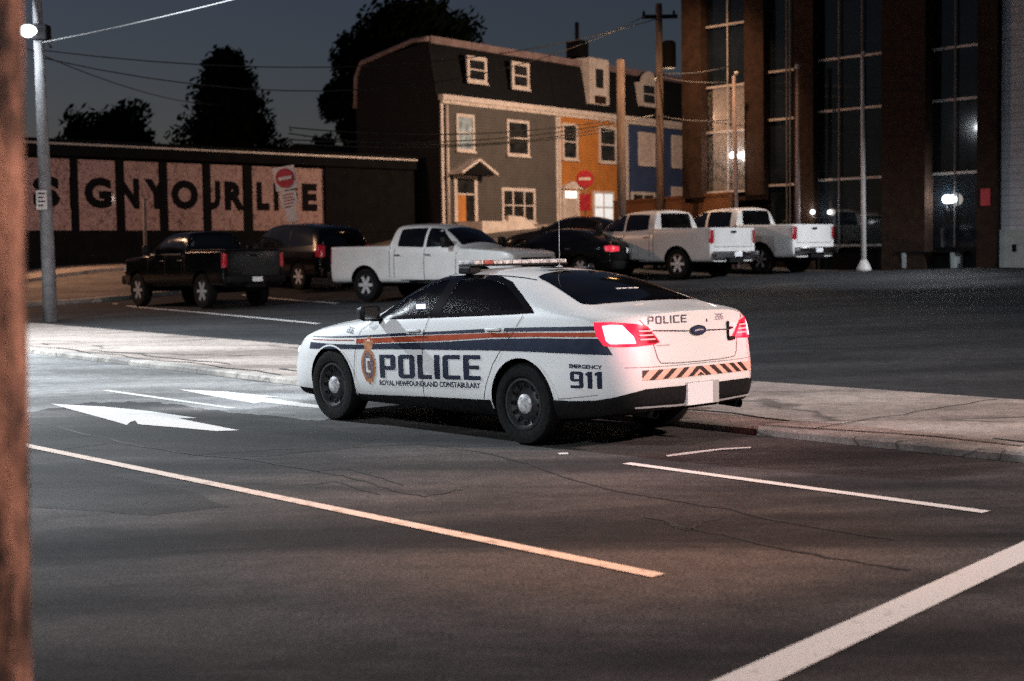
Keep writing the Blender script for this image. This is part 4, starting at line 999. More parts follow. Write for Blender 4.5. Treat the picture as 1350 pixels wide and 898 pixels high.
# ------------------------------------------------------------------ building materials
def siding(name, c, gap=.13, dark=.55):
    m = mat(name, c, .75, spec=.2)
    b = m.node_tree.nodes['Principled BSDF']
    r, n, src = mottle(m, tuple(v*.8 for v in c), tuple(min(1, v*1.15) for v in c), 1.3, .3, .7, 7)
    tc = nd(m, 'ShaderNodeTexCoord'); sp = nd(m, 'ShaderNodeSeparateXYZ'); lk(m, tc.outputs['Object'], sp.inputs[0])
    mu = nd(m, 'ShaderNodeMath', operation='DIVIDE'); lk(m, sp.outputs[2], mu.inputs[0]); mu.inputs[1].default_value = gap
    fr = nd(m, 'ShaderNodeMath', operation='FRACT'); lk(m, mu.outputs[0], fr.inputs[0])
    rp = nd(m, 'ShaderNodeValToRGB'); e = rp.color_ramp.elements; e[0].position = .0; e[0].color = (dark, dark, dark, 1); e[1].position = .2; e[1].color = (1, 1, 1, 1); lk(m, fr.outputs[0], rp.inputs[0])
    mx = nd(m, 'ShaderNodeMix', data_type='RGBA', blend_type='MULTIPLY'); mx.inputs[0].default_value = 1
    lk(m, r.outputs[0], mx.inputs[6]); lk(m, rp.outputs[0], mx.inputs[7]); lk(m, mx.outputs[2], b.inputs['Base Color'])
    bp = nd(m, 'ShaderNodeBump', Strength=.8, Distance=.03); lk(m, fr.outputs[0], bp.inputs['Height']); lk(m, bp.outputs[0], b.inputs['Normal'])
    return m
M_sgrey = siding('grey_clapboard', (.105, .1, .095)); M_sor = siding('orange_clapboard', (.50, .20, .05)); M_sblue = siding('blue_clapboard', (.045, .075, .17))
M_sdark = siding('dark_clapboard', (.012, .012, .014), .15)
M_trim = mat('white_trim', (.62, .56, .52), .6); mottle(M_trim, (.5, .45, .42), (.68, .62, .58), 3)
M_shing = mat('roof_shingle', (.006, .006, .008), .9, spec=.2); mottle(M_shing, (.004, .005, .006), (.009, .01, .013), 6, bump=.4)
M_soff = mat('fascia_dark', (.03, .03, .032), .8, spec=.1); mottle(M_soff, (.004, .004, .005), (.009, .009, .010), 2)
M_pane2 = mat('house_pane', (.012, .014, .016), .08); mottle(M_pane2, (.006, .007, .008), (.035, .035, .035), 2.2)
M_blind = mat('window_blind', (.5, .4, .36), .8); mottle(M_blind, (.42, .34, .31), (.68, .58, .53), 4)
M_blueblind = mat('blue_curtain', (.3, .4, .48), .8); mottle(M_blueblind, (.12, .18, .22), (.45, .58, .66), 2.5)
M_litpane = mat('lit_window', (.8, .85, .85), .5, emis=(.85, .95, 1.), estr=.55); mottle(M_litpane, (.5, .55, .55), (.85, .9, .9), 3)
M_doorlit = mat('lit_fanlight', (.9, .9, .85), .5, emis=(1., .95, .85), estr=1.6)
M_door_o = mat('orange_door', (.5, .2, .045), .5); mottle(M_door_o, (.42, .16, .035), (.56, .24, .06), 3)
M_door_w = mat('pale_door', (.5, .44, .4), .5); mottle(M_door_w, (.42, .36, .33), (.58, .5, .46), 3)
M_brick = mat('brown_brick', (.09, .045, .025), .85, spec=.15); mottle(M_brick, (.020, .0115, .008), (.040, .022, .015), 5, bump=.3)
M_fence = siding('brown_boards', (.22, .1, .045), .2, .7)
M_tglass = mat('tower_glass', (.006, .009, .013), .05, spec=.7); mottle(M_tglass, (.003, .006, .008), (.012, .016, .022), .7)
M_mull = mat('mullion_metal', (.42, .38, .36), .5, .3); mottle(M_mull, (.32, .29, .28), (.5, .46, .44), 3)
M_curt = mat('net_curtain', (.2, .19, .18), .3, coat=.5); mottle(M_curt, (.006, .006, .006), (.10, .095, .09), 9, .4, .6, stretch=(3, 1, .8))
M_muld = mat('dull_mullion_metal', (.12, .11, .11), .5, .2); mottle(M_muld, (.06, .05, .05), (.12, .11, .11), 1)
M_wing = siding('pale_block_wall', (.5, .51, .54), .2, .6)
M_wing2 = mat('pale_render', (.36, .4, .39), .8); mottle(M_wing2, (.3, .33, .32), (.42, .46, .45), 2)
M_poster = mat('window_poster', (.5, .25, .22), .6, coat=.5)
_rr, _nn, _ss = mottle(M_poster, (.12, .065, .06), (.55, .36, .33), 6., .36, .62, 8, dist=1.6)
_e = _rr.color_ramp.elements.new(.46); _e.color = (.42, .24, .225, 1)
M_letter = mat('dark_lettering', (.008, .007, .009), .8, spec=.1)
M_wood = mat('weathered_wood', (.25, .15, .1), .85); mottle(M_wood, (.08, .06, .05), (.22, .165, .14), 2.2, .3, .7, 9, .4, 14, stretch=(6, 6, .8))
M_woodn = mat('near_pole_wood', (.3, .16, .11), .9)
mottle(M_woodn, (.03, .017, .013), (.75, .36, .24), 4.5, .38, .68, 10, .6, 30, stretch=(2.2, 2.2, .8))
M_conc = mat('pole_concrete', (.4, .4, .41), .8); mottle(M_conc, (.16, .16, .17), (.27, .27, .28), 5, bump=.2)
M_cable = mat('cable', (.02, .02, .02), .6); M_cablelit = mat('lamplit_cable', (.16, .16, .16), .5); M_cablew = mat('bright_cable', (.6, .6, .6), .5)  # lamplight on some wires is put into the paler cable colours
M_signr = mat('sign_red', (.45, .02, .035), .5); mottle(M_signr, (.38, .015, .03), (.5, .03, .045), 8)
M_signw = mat('sign_white', (.7, .66, .64), .5); mottle(M_signw, (.6, .56, .54), (.76, .72, .7), 8)
M_leaf = mat('dark_foliage', (.02, .035, .018), .8, spec=.05); mottle(M_leaf, (.004, .008, .004), (.009, .015, .008), .8)
M_bark = mat('bark', (.04, .03, .025), .9); mottle(M_bark, (.03, .022, .018), (.055, .042, .034), 6, bump=.5)
def lampmat(name, c, e): return mat(name, c, .4, emis=c, estr=e)
M_lcool = lampmat('cool_lamp', (.9, .95, 1.), 60.); M_lwarm = lampmat('warm_lamp', (1., .8, .65), 30.); M_lsod = lampmat('sodium_lamp', (1., .55, .2), 30.)

def window(par, u0, u1, z0, z1, pane=None, y=0., fr=.13, cross=True, cols=1, name='window', arch=False):
    bm = bmesh.new()
    box(bm, u0, u0+fr, y-.07, y+.02, z0, z1); box(bm, u1-fr, u1, y-.07, y+.02, z0, z1)
    box(bm, u0+fr, u1-fr, y-.069, y+.02, z1-fr, z1); box(bm, u0+fr, u1-fr, y-.069, y+.02, z0, z0+fr*.9)
    box(bm, u0-.05, u1+.05, y-.12, y-.071, z0-.05, z0+.03)
    for k in range(1, cols):
        uc = u0+(u1-u0)*k/cols; box(bm, uc-fr*.3, uc+fr*.3, y-.06, y+.01, z0+fr, z1-fr)
    if cross: box(bm, u0+fr, u1-fr, y-.05, y+.01, (z0+z1)/2-.03, (z0+z1)/2+.03)
    if arch:
        c = (u0+u1)/2; r_ = (u1-u0)/2
        prism(bm, [(c+r_*math.cos(R(a)), z1+.002+r_*.75*math.sin(R(a))) for a in range(0, 181, 15)], y-.07, y+.02)
    o = link(name, bm, M_trim, par)
    bm = bmesh.new(); box(bm, u0+fr*.5, u1-fr*.5, y-.03, y-.02, z0+fr*.5, z1-fr*.5); link('pane', bm, pane or M_pane2, o)
    return o
def quad(bm, pts, mi=0):
    f = bm.faces.new([bm.verts.new(p) for p in pts]); f.material_index = mi; return f
def rowhouse(label, u0, u1, sid, cornice=8.05, top=10.65, left_gable=False):
    H = thing('row_house', HS.w(u0, 0), label, 'house', HS.rz, 'row houses with mansard roofs')
    W = u1-u0; D = 4.8; zb = 1.6
    bm = bmesh.new(); box(bm, 0.002, W-.002, 0, D, zb, cornice); link('wall', bm, sid, H)
    bm = bmesh.new(); prism(bm, [(0, cornice), (.12, cornice+.25), (.45, top-.45), (.55, top-.12), (D-.35, top-.7), (D-.1, top-1.25), (D-.02, cornice)], 0.004, W-.004, 'yz'); link('roof', bm, M_shing, H)
    if left_gable:                                                     # dark side wall follows the mansard outline
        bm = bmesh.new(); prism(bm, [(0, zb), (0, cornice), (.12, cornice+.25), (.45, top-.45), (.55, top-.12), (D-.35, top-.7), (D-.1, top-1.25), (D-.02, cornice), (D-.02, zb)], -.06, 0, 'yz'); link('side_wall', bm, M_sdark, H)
        bm = bmesh.new(); tube(bm, [(-.08, .5, top), (-.08, 1.4, top-.02), (-.08, D-.4, top-.66), (-.08, D-.08, top-1.25), (-.08, D+.0, cornice)], .11, 6); link('verge_trim', bm, M_trimd, H)
    bm = bmesh.new(); box(bm, -.0+.002, W-.002, .42, .62, top-.18, top+.12); link('ridge_trim', bm, M_trimd, H)
    bm = bmesh.new(); box(bm, -.1 if left_gable else .002, W-.002, -.28, 0.0, cornice+.02, cornice+.24); box(bm, .002, W-.002, -.16, -.001, cornice-.12, cornice+.018)
    k = .5
    while k < W-.3: box(bm, k, k+.5, -.2, -.161, cornice-.1, cornice); k += 1.25
    link('cornice', bm, M_trim, H)
    for u in ((.0, .16), (W-.17, W-.01)):
        bm = bmesh.new(); box(bm, u[0], u[1], -.05, -.001, zb, cornice-.121); link('corner_board', bm, M_trim, H)
    return H
M_trimd = mat('dusty_pink_trim', (.36, .26, .26), .7); mottle(M_trimd, (.16, .115, .115), (.26, .19, .19), 3)
def dormer(H, u0, u1, z0, z1, arch=False, tall=False):
    yf = .06
    bm = bmesh.new(); box(bm, u0, u1, yf+.02, 1.3, z0-.02, z1-.02); link('dormer', bm, M_shing if not arch else M_trim, H)
    d = H.children[-1] if False else None
    return window(H, u0-.02, u1+.02, z0, z1, None, yf, .17, True, 1, 'dormer_window', arch)
g = rowhouse('grey clapboard row house with a dark gable at the left end of the terrace', 0, 8.3, M_sgrey, left_gable=True)
dormer(g, 1.85, 3.15, 8.97, 10.1); dormer(g, 4.95, 6.2, 8.95, 10.15)
window(g, .98, 2.19, 5.99, 7.58, M_blueblind); window(g, 4.45, 6.07, 5.96, 7.56)
window(g, 4.0, 6.46, 2.99, 4.54, None, 0, .15, True, 3)
bm = bmesh.new(); box(bm, .75, .95, -.08, -.001, 3.0, 5.0); box(bm, 2.1, 2.3, -.08, -.001, 3.0, 5.0); box(bm, .95, 2.1, -.08, -.001, 4.85, 5.0); box(bm, .95, 2.1, -.05, -.001, 4.15, 4.22); dfm = link('door_frame', bm, M_trim, g)
bm = bmesh.new(); box(bm, .97, 1.55, -.04, -.01, 3.02, 4.14); link('door', bm, M_door_o, dfm)
bm = bmesh.new(); box(bm, 1.55, 2.08, -.03, -.01, 3.02, 4.14); box(bm, .97, 2.08, -.03, -.01, 4.23, 4.84); link('door_pane', bm, M_pane2, dfm)
bm = bmesh.new()
for (ua, za), (ub, zc) in (((.35, 4.98), (1.5, 5.55)), ((1.5, 5.55), (2.75, 4.95))):
    prism(bm, [(ua, za), (ub, zc), (ub, zc+.12), (ua, za+.12)], -.9, 0)
link('porch_hood', bm, M_trim, g)
bm = bmesh.new(); prism(bm, [(.5, 5.0), (1.5, 5.5), (2.6, 4.98)], -.75, -.02); link('porch_pediment', bm, M_soff, g)
bm = bmesh.new(); box(bm, .7, 2.5, -1.6, -.05, 1.8, 3.0); prism(bm, [(2.5, 1.8), (5.2, 1.8), (5.2, 2.35), (4.9, 2.5), (3.6, 3.2), (2.5, 3.25)], -1.6, -1.45); prism(bm, [(2.5, 1.8), (5.0, 1.8), (2.5, 2.95)], -1.44, -.1); link('stoop', bm, M_trim, g)
bm = bmesh.new(); tube(bm, [(.3, -.12, 7.9), (.3, -.12, 2.4)], .07, 8); link('downpipe', bm, M_trim, g)
o_ = rowhouse('bright orange clapboard row house in the middle of the terrace', 8.34, 14.0, M_sor)
window(o_, .28, 1.52, 5.95, 7.66); window(o_, 3.3, 4.8, 5.93, 7.7); window(o_, 2.74, 4.54, 3.0, 4.56, M_litpane, 0, .12, True, 2)
bm = bmesh.new(); box(bm, .2, .4, -.1, -.001, 2.9, 4.6); box(bm, 1.35, 1.55, -.1, -.001, 2.9, 4.6); prism(bm, [(.1, 4.6), (1.65, 4.6), (1.3, 4.85), (.9, 4.95), (.5, 4.85)], -.25, 0); df2 = link('door_frame', bm, M_trim, o_)
bm = bmesh.new(); box(bm, .4, 1.35, -.06, -.01, 2.9, 4.15); link('door', bm, M_door_w, df2)
bm = bmesh.new(); box(bm, .42, 1.33, -.05, -.01, 4.18, 4.5); link('fanlight', bm, M_doorlit, df2)
bm = bmesh.new(); box(bm, 2.62, 4.2, -.02, .9, 8.7, 10.9); dm = link('dormer', bm, M_trim, o_)
for a in ((2.7, 2.88), (3.94, 4.12)):
    bm = bmesh.new(); box(bm, a[0], a[1], -.1, -.021, 8.7, 10.8); link('pilaster', bm, M_trim, dm)
bm = bmesh.new(); box(bm, 3.1, 3.72, -.05, -.03, 9.5, 10.4); link('pane', bm, M_pane2, dm)
bm = bmesh.new(); box(bm, 2.92, 3.9, -.06, -.03, 8.75, 9.12); link('planter', bm, M_brick, dm)
bm = bmesh.new(); box(bm, 3.25, 4.0, 1.0, 1.8, 10.0, 11.9); tube(bm, [(3.6, 1.4, 11.9), (3.6, 1.4, 12.8)], .1, 8); link('chimney', bm, M_soff, o_)
b_h = rowhouse('dark blue clapboard row house at the right end of the terrace beside the tall building', 14.04, 21.5, M_sblue)
dormer(b_h, 1.5, 2.9, 8.95, 10.15, True)
window(b_h, 1.1, 2.63, 5.95, 7.6, M_blind); window(b_h, 4.27, 5.65, 5.95, 7.62, M_blind); window(b_h, .4, 2.6, 3.2, 4.6, None, 0, .14, False, 2); window(b_h, 4.2, 5.6, 3.2, 4.95, M_blind)
# low dark house behind the gable
an = thing('low_house', HS.w(0, 4.9), 'low dark house with a sloping roof left of the grey row house', 'house', HS.rz)
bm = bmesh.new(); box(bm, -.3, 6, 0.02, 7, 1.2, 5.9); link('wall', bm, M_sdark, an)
bm = bmesh.new(); prism(bm, [(-.1, 5.9), (3.0, 6.7), (7.3, 5.8), (7.3, 5.65)], -.6, 6.2, 'yz'); link('roof', bm, M_soff, an)
bm = bmesh.new(); box(bm, -.36, -.301, .1, 1.1, 1.4, 4.0); link('door', bm, M_soff, an)

# ------------------------------------------------------------------ shop with lettered windows
sh = thing('shop_building', SH.w(0, 0), 'long low dark shop with pink poster windows lettered DESIGN YOUR LIFE', 'shop', SH.rz)
bm = bmesh.new(); box(bm, -16, 17.2, .12, 12, .4, 5.15); link('wall', bm, M_soff, sh)
bm = bmesh.new(); box(bm, -16, 17.2, -.25, 12, 5.2, 5.75); link('fascia', bm, M_soff, sh)
bm = bmesh.new(); box(bm, -16, 17.2, -.3, -.251, 5.55, 5.62); link('roof_edge', bm, M_mull, sh)
bm = bmesh.new(); box(bm, -16, 17.2, -.02, .119, .4, 2.6); link('plinth', bm, M_soff, sh)
bays = [(-7.6, -5.4), (-5.05, -3.0), (-2.65, -1.0), (-.75, 1.53), (1.84, 3.26), (3.62, 5.0), (5.37, 6.84), (7.21, 8.62), (9.07, 12.48)]
for a, b in bays:
    bm = bmesh.new(); box(bm, a, b, .05, .1, 2.66, 5.1); link('poster', bm, M_poster, sh)
for (a, b), (c, d) in zip(bays, bays[1:]):
    bm = bmesh.new(); box(bm, b+.03, c-.03, .03, .118, 2.6, 5.2); link('pillar', bm, M_soff, sh)
bm = bmesh.new(); box(bm, 12.48, 17.2, -.06, .118, 2.6, 5.2); link('pillar', bm, M_soff, sh)
for ch, a, b in (('D', -1.9, -.95), ('E', -.7, -.1), ('S', .15, 1.15), ('I', 1.5, 1.72), ('G', 2.05, 3.1), ('N', 3.35, 4.2), ('Y', 4.4, 5.4), ('O', 5.5, 6.65), ('U', 6.85, 7.62), ('R', 7.8, 8.72), ('L', 9.25, 9.85), ('I', 10.05, 10.28), ('F', 10.6, 11.2), ('E', 11.4, 12.15)):
    bm = text2d(ch, b-a, 1.08, .06)
    for v in bm.verts: v.co = (a+v.co.x, .045 if not any(p[1]-.05 < a < p[1]+.3 for p in bays) else .044, 3.42+v.co.y)
    bm.faces.ensure_lookup_table()
    link('letter', bm, M_letter, sh)
bm = bmesh.new()
for a, b in bays: box(bm, a, b, .0, .02, 2.4, 2.62)
link('window_ledge', bm, M_soff, sh)

# ------------------------------------------------------------------ tall building
tw = thing('tall_building', TW.w(0, 0), 'tall dark brick building with glass bays and vertical piers on the right', 'building', TW.rz)
TOP = 16
bm = bmesh.new(); box(bm, .05, 10.75, .35, 12, 3.4, TOP); box(bm, 3.2, 10.75, .35, 12, .8, 3.4); box(bm, .4, 3.2, 1.2, 12, .8, 3.4); link('core', bm, M_soff, tw)
for a, b, z0 in ((0, .78, 3.34), (2.47, 3.19, 3.34), (4.3, 4.98, .8), (7.37, 8.74, .8), (10.23, 10.8, .8)):
    bm = bmesh.new(); box(bm, a, b, -.12 if b-a < 1 else -.25, .349, z0, TOP); link('pier', bm, M_brick, tw)
bm = bmesh.new(); box(bm, .4, 3.2, .9, 1.19, .8, 3.33); box(bm, .0, 3.2, .0, 1.19, 3.2, 3.33); link('recess_wall', bm, M_brick, tw)
for a, b, c in ((5.0, 7.36, 1.65), (8.76, 10.2, 1.65), (3.2, 4.29, 1.9)):
    bm = bmesh.new(); box(bm, a, b, .2, .34, .8, c); link('base_wall', bm, M_soff, tw)
for a, b, zb_, rows, cols in ((.8, 2.45, 3.5, (3.5, 5.4, 6.82, 8.73, 10.6, 12.5), (1.66, 2.4)), (3.21, 4.28, 1.9, (3.62, 5.62, 7.08, 9.4, 11.3), (3.88, 4.0)), (5.0, 7.35, 1.65, (1.74, 3.7, 5.73, 7.24, 9.6, 11.5), (5.72, 6.5)), (8.76, 10.21, 1.65, (3.7, 5.72, 7.15, 9.6, 11.5), (9.45,))):
    bm = bmesh.new(); box(bm, a, b, .2, .26, zb_, TOP); pn = link('glazing', bm, M_tglass, tw)
    bm = bmesh.new()
    for z in rows: bm = bmesh.new(); box(bm, a, b, .12, .199, z-.035, z+.035); link('transom', bm, M_mull, pn)
    for c in cols: bm = bmesh.new(); box(bm, c-.02, c+.02, .10, .119, zb_, TOP); link('mullion', bm, M_mull if a < 3 else M_muld, pn)
bm = bmesh.new(); box(bm, .82, 2.44, .185, .197, 3.55, 6.78); link('curtain', bm, M_curt, tw)
bm = bmesh.new(); box(bm, 10.82, 22, .1, 9, .6, 9.8); link('side_wing', bm, M_wing, tw)
bm = bmesh.new(); box(bm, 10.82, 22, .02, .099, .6, 2.1); link('wing_plinth', bm, M_wing2, tw)
bm = bmesh.new(); box(bm, 11.2, 11.3, -.02, .019, 1.5, 1.7); link('wall_fitting', bm, M_soff, tw)
bm = bmesh.new(); box(bm, 10.36, 10.63, -.16, -.121, 2.76, 3.22); ws_ = tag(link('wall_sign', bm, M_signr), 'small red notice fixed on the last brick pier of the tall building', 'sign'); ws_.location = TW.w(0, 0); ws_.rotation_euler = (0, 0, TW.rz)
# globe lamps by the glass; the leftmost stands in for a reflection
def globe(u, v, z, r, lab, power, c=(1, .93, .85), m=None):
    t_ = thing('globe_lamp', TW.w(u, v, z), lab, 'lamp', TW.rz)
    bm = bmesh.new(); bmesh.ops.create_uvsphere(bm, u_segments=16, v_segments=10, radius=r); link('bulb', bm, m or M_lcool, t_, smooth=True)
    bm = bmesh.new(); tube(bm, [(0, .0, -r*.9), (0, .02, -r*2.4), (0, .16-v if v < .12 else .1, -r*2.4)], .02, 6); lathe(bm, [(r*.5, -r*1.2), (r*.6, -r*.8)], 10); link('bracket', bm, M_mull, t_)
    l = bpy.data.lights.new('globe_light', 'POINT'); l.energy = power; l.color = c; l.shadow_soft_size = r*1.5
    lo = bpy.data.objects.new('globe_light', l); COL.objects.link(lo); lo.parent = t_; lo.location = (0, -r*1.6, 0)
globe(1.95, -.02, 4.62, .11, 'added glowing globe for the street lamp reflection in the leftmost glass bay', 45, (1, .85, .75))  # added globe, stands for a street lamp mirrored in the glass
globe(9.25, .05, 2.98, .13, 'white globe lamp by the dark glass above the bench', 8)
globe(5.05, -.25, 2.75, .07, 'tiny lamp beside the middle flagpole above the pickup tailgate', 3)

# brown board wall
P0, P1 = at(811, 266, 51), at(912, 262, 46.6)
fl_ = (P1-P0).to_2d(); ang = math.atan2(fl_.y, fl_.x)
fw = thing('board_wall', (P0.x, P0.y, 0), 'brown board wall between the blue house and the tall building', 'wall', ang)
bm = bmesh.new(); box(bm, 0, fl_.length+2.2, -.06, .06, 1.0, P0.z-.05); link('boards', bm, M_fence, fw)
bm = bmesh.new(); box(bm, -.02, fl_.length+2.2, -.09, .09, P0.z-.048, P0.z+.03); link('coping', bm, M_fence, fw)

# ------------------------------------------------------------------ poles
def pole(name, P, top, r0, r1, m, label, cat, base_r=0, ball=0, lean=(0, 0), group=None):
    t_ = thing(name, P, label, cat, 0, group)
    h = top-P.z
    bm = bmesh.new(); tube(bm, [(0, 0, -.1), (lean[0]*.5, lean[1]*.5, h*.5), (lean[0], lean[1], h)], [r0, (r0+r1)/2, r1], 16); link('shaft', bm, m, t_)
    if base_r:
        bm = bmesh.new(); lathe(bm, [(base_r, -.02), (base_r*.95, .08), (base_r*.5, .28), (r0*1.05, .32)], 20); link('base', bm, M_signw, t_, smooth=True)
    if ball:
        bm = bmesh.new(); bmesh.ops.create_uvsphere(bm, u_segments=12, v_segments=8, radius=ball, matrix=Matrix.Translation((0, 0, h+ball))); link('finial', bm, M_mull, t_, smooth=True)
    return t_
p = gpx(1139, 357); pole('flagpole', p, p.z+6.15, .075, .05, M_signw, 'tall white flagpole standing on a pale cone base, rightmost of three', 'flagpole', .22, .07, (-.05, 0), 'flagpoles before the tall building')
p = at(1052, 330, 42.5); p.z = Hg(p.x, p.y); pole('flagpole', p, at(1050, 92, 42.5).z, .08, .05, M_trimd, 'pinkish flagpole with a ball top behind the rightmost pickup, middle of three', 'flagpole', 0, .09, (0, 0), 'flagpoles before the tall building')
p = at(972, 330, 44); p.z = Hg(p.x, p.y); pole('flagpole', p, at(968, 100, 44).z, .07, .05, M_trimd, 'slim flagpole in front of the leftmost glass bay, leftmost of three', 'flagpole', 0, .07, (-.08, 0), 'flagpoles before the tall building')
p = at(820, 300, 46); p.z = Hg(p.x, p.y); wp1 = pole('utility_pole', p, at(818, 79, 46).z, .15, .13, M_wood, 'thick bare wooden pole in front of the orange and blue houses', 'utility pole')
p = at(871, 300, 48); p.z = Hg(p.x, p.y); UP = p.copy(); wp2 = pole('utility_pole', p, at(868, 5, 48).z, .15, .11, M_wood, 'tall wooden utility pole with a crossarm and transformer in front of the blue house', 'utility pole')
bm = bmesh.new(); zc = at(873, 22, 48).z-p.z; box(bm, -.55, .62, -.06, .06, zc-.06, zc+.06); link('crossarm', bm, M_soff, wp2)
bm = bmesh.new()
for x_ in (-.5, .05, .5): lathe(bm, [(.03, zc+.06), (.05, zc+.1), (.03, zc+.2)], 8, c=(x_, 0, 0))
link('insulators', bm, M_soff, wp2)
zt_ = at(880, 72, 48).z-p.z
bm = bmesh.new(); lathe(bm, [(.22, zt_-.45), (.24, zt_-.4), (.24, zt_+.38), (.15, zt_+.45)], 16, c=(.32, .0, 0)); link('transformer', bm, M_soff, wp2, smooth=True, angle=40)
zl = at(880, 97, 48).z-p.z
bm = bmesh.new(); tube(bm, [(0, 0, zl-.25), (.1, .5, zl-.05), (.1, .9, zl)], .035, 8); box(bm, -.05, .25, .8, 1.35, zl-.02, zl+.1, 0, .03); link('lamp_arm', bm, M_soff, wp2)
bm = bmesh.new(); box(bm, .0, .2, .9, 1.25, zl-.05, zl-.022); link('lamp_lens', bm, M_lsod, wp2)
SOD = Vector((p.x+.1, p.y+1.1, p.z+zl-.12))
# left concrete pole with the lamp
p = gpx(67, 424); LP = p.copy()
lp = pole('lamp_pole', p, at(56, -25, p.y).z, .165, .10, M_conc, 'grey concrete pole at the left carrying a small bright lamp and a notice', 'lamp pole', lean=(-.06, 0))
hz = at(55, 42, p.y).z-p.z; hx = at(42, 42, p.y).x-p.x
bm = bmesh.new(); tube(bm, [(0, 0, hz-.25), (hx*.5, -.05, hz-.12), (hx, -.1, hz+.03)], .03, 8); box(bm, -.16, .2, -.18, .16, hz-.2, hz+.15, 0, .04); tube(bm, [(.1, -.1, hz-.2), (.28, -.15, hz-.38)], .025, 6); link('lamp_bracket', bm, M_soff, lp)
bm = bmesh.new(); bmesh.ops.create_uvsphere(bm, u_segments=14, v_segments=10, radius=.18, matrix=Matrix.Translation((hx-.05, -.14, hz)) @ Matrix.Diagonal((1.3, 1, .8, 1))); link('lamp_head', bm, M_lcool, lp, smooth=True)
bm = bmesh.new(); zz = at(60, 264, p.y).z-p.z; box(bm, -.17, .07, -.2, -.17, zz-.22, zz+.22); np_ = link('notice_plate', bm, M_signw, lp)
bm = bmesh.new()
for k in range(4): box(bm, -.13, .03-(k % 2)*.04, -.205, -.2001, zz+.13-k*.09, zz+.16-k*.09)
link('notice_print', bm, M_soff, np_)
# near wooden pole at the left edge
p = Vector((-1.3, 3.2, 0)); npole = pole('utility_pole', p, 7.5, .165, .145, M_woodn, 'close out-of-focus reddish wooden pole along the left edge of the picture', 'utility pole', lean=(.2, 0))
bm = bmesh.new()
for k in range(14):
    z = .3+k*.37; a = random.uniform(-1.2, 1.2)-1.0
    bm = bmesh.new(); box(bm, .152*math.cos(a), .152*math.cos(a)+.015, .152*math.sin(a), .152*math.sin(a)+.015, z, z+.04); link('staple', bm, M_soff, npole)
# signs
def noentry(x, y, z, tilt, label, scale=1., tab=True, r=.36):
    P = at(x, y, z); g_ = Hg(P.x, P.y)
    t_ = thing('no_entry_sign', (P.x, P.y, g_), label, 'road sign', R(-8))
    h = P.z-g_
    Mx = Matrix.Translation((0, 0, h)) @ Matrix.Rotation(R(tilt), 4, 'Y')
    bm = bmesh.new(); tube(bm, [(math.tan(R(-tilt))*h, .03, -.05), (0, .03, h+.2)] if tab else [(0, .03, -.05), (0, .03, h+.3)], .035, 8); link('post', bm, M_metalg if tab else M_trimd, t_)
    bm = bmesh.new()
    if tab: box(bm, -.34, .34, -.02, 0, -.36, .36, 0, 0, Mx)
    else: lathe(bm, [(r+.02, -.01), (r+.02, .0)], 24, 'Y', (0, 0, h))
    pl = link('sign_plate', bm, M_signw if tab else M_signr, t_)
    bm = bmesh.new(); lathe(bm, [(.30 if tab else r, -.03), (.30 if tab else r, -.024)], 28, 'Y'); bmesh.ops.transform(bm, matrix=Mx, verts=bm.verts); bmesh.ops.recalc_face_normals(bm, faces=bm.faces); link('sign_disc', bm, M_signr, pl)
    bm = bmesh.new(); w_ = .21 if tab else r*.7; box(bm, -w_, w_, -.04, -.032, -.05, .05, 0, 0, Mx); link('sign_bar', bm, M_signw, pl)
    if tab:
        bm = bmesh.new(); box(bm, -.26, .26, -.02, 0, -.86, -.4, 0, 0, Mx); box(bm, -.18, .18, -.02, 0, -1.35, -.9, 0, 0, Mx); tb = link('tab_plate', bm, M_signw, t_)
        bm = bmesh.new()
        for k in range(4): box(bm, -.18, .18-(k % 2)*.06, -.026, -.021, -.52-k*.09, -.49-k*.09, 0, 0, Mx)
        link('tab_print', bm, M_signr, tb)
    else:
        bm = bmesh.new(); box(bm, -.2, .2, -.02, .0, h-1.15, h-.55); link('tab_plate', bm, M_signr, t_)
noentry(376, 235, 44, -9, 'leaning no entry sign with white tabs in front of the lettered shop window', tab=True)
noentry(771, 236, 52, 0, 'dim round no entry sign on a post in front of the orange house', tab=False, r=.3)
P = at(192, 330, 43); t_ = pole('marker_post', Vector((P.x, P.y, Hg(P.x, P.y))), at(193, 262, 43).z, .06, .05, M_wood, 'thin yellowish post behind the black pickup at the kerb', 'post')
# bench and bin by the tall building
P = gpx(1262, 353); be = thing('bench', P, 'dark slatted bench on pale concrete legs by the tall building', 'bench', TW.rz)
for x_ in (0, -1.5):
    bm = bmesh.new(); prism(bm, [(-.25, 0), (-.12, 0), (-.08, .12), (.08, .12), (.12, 0), (.25, 0), (.22, .4), (-.28, .42)], x_-.06, x_+.06, 'yz'); link('leg', bm, M_wing2, be)
bm = bmesh.new()
for k in range(4): box(bm, -1.75, .25, -.28+k*.14, -.17+k*.14, .421, .46)
link('seat', bm, M_soff, be)
bm = bmesh.new()
for k in range(3): box(bm, -1.75, .25, .26, .3, .52+k*.13, .61+k*.13)
box(bm, -.04, .04, .301, .34, .3, .9); box(bm, -1.54, -1.46, .301, .34, .3, .9); link('backrest', bm, M_soff, be)
P = gpx(1270, 349); P = P+TW.n*.9; bi = thing('litter_bin', (P.x, P.y, Hg(P.x, P.y)), 'grey box shaped bin behind the bench', 'bin', TW.rz)
bm = bmesh.new(); box(bm, -.28, .28, -.25, .25, 0, .95, 0, .03); link('bin_body', bm, M_metalg, bi)
bm = bmesh.new(); box(bm, -.3, .3, -.27, .27, .96, 1.12, 0, .05); box(bm, -.2, .2, -.29, -.275, .7, .85); link('bin_lid', bm, M_soff, bi)
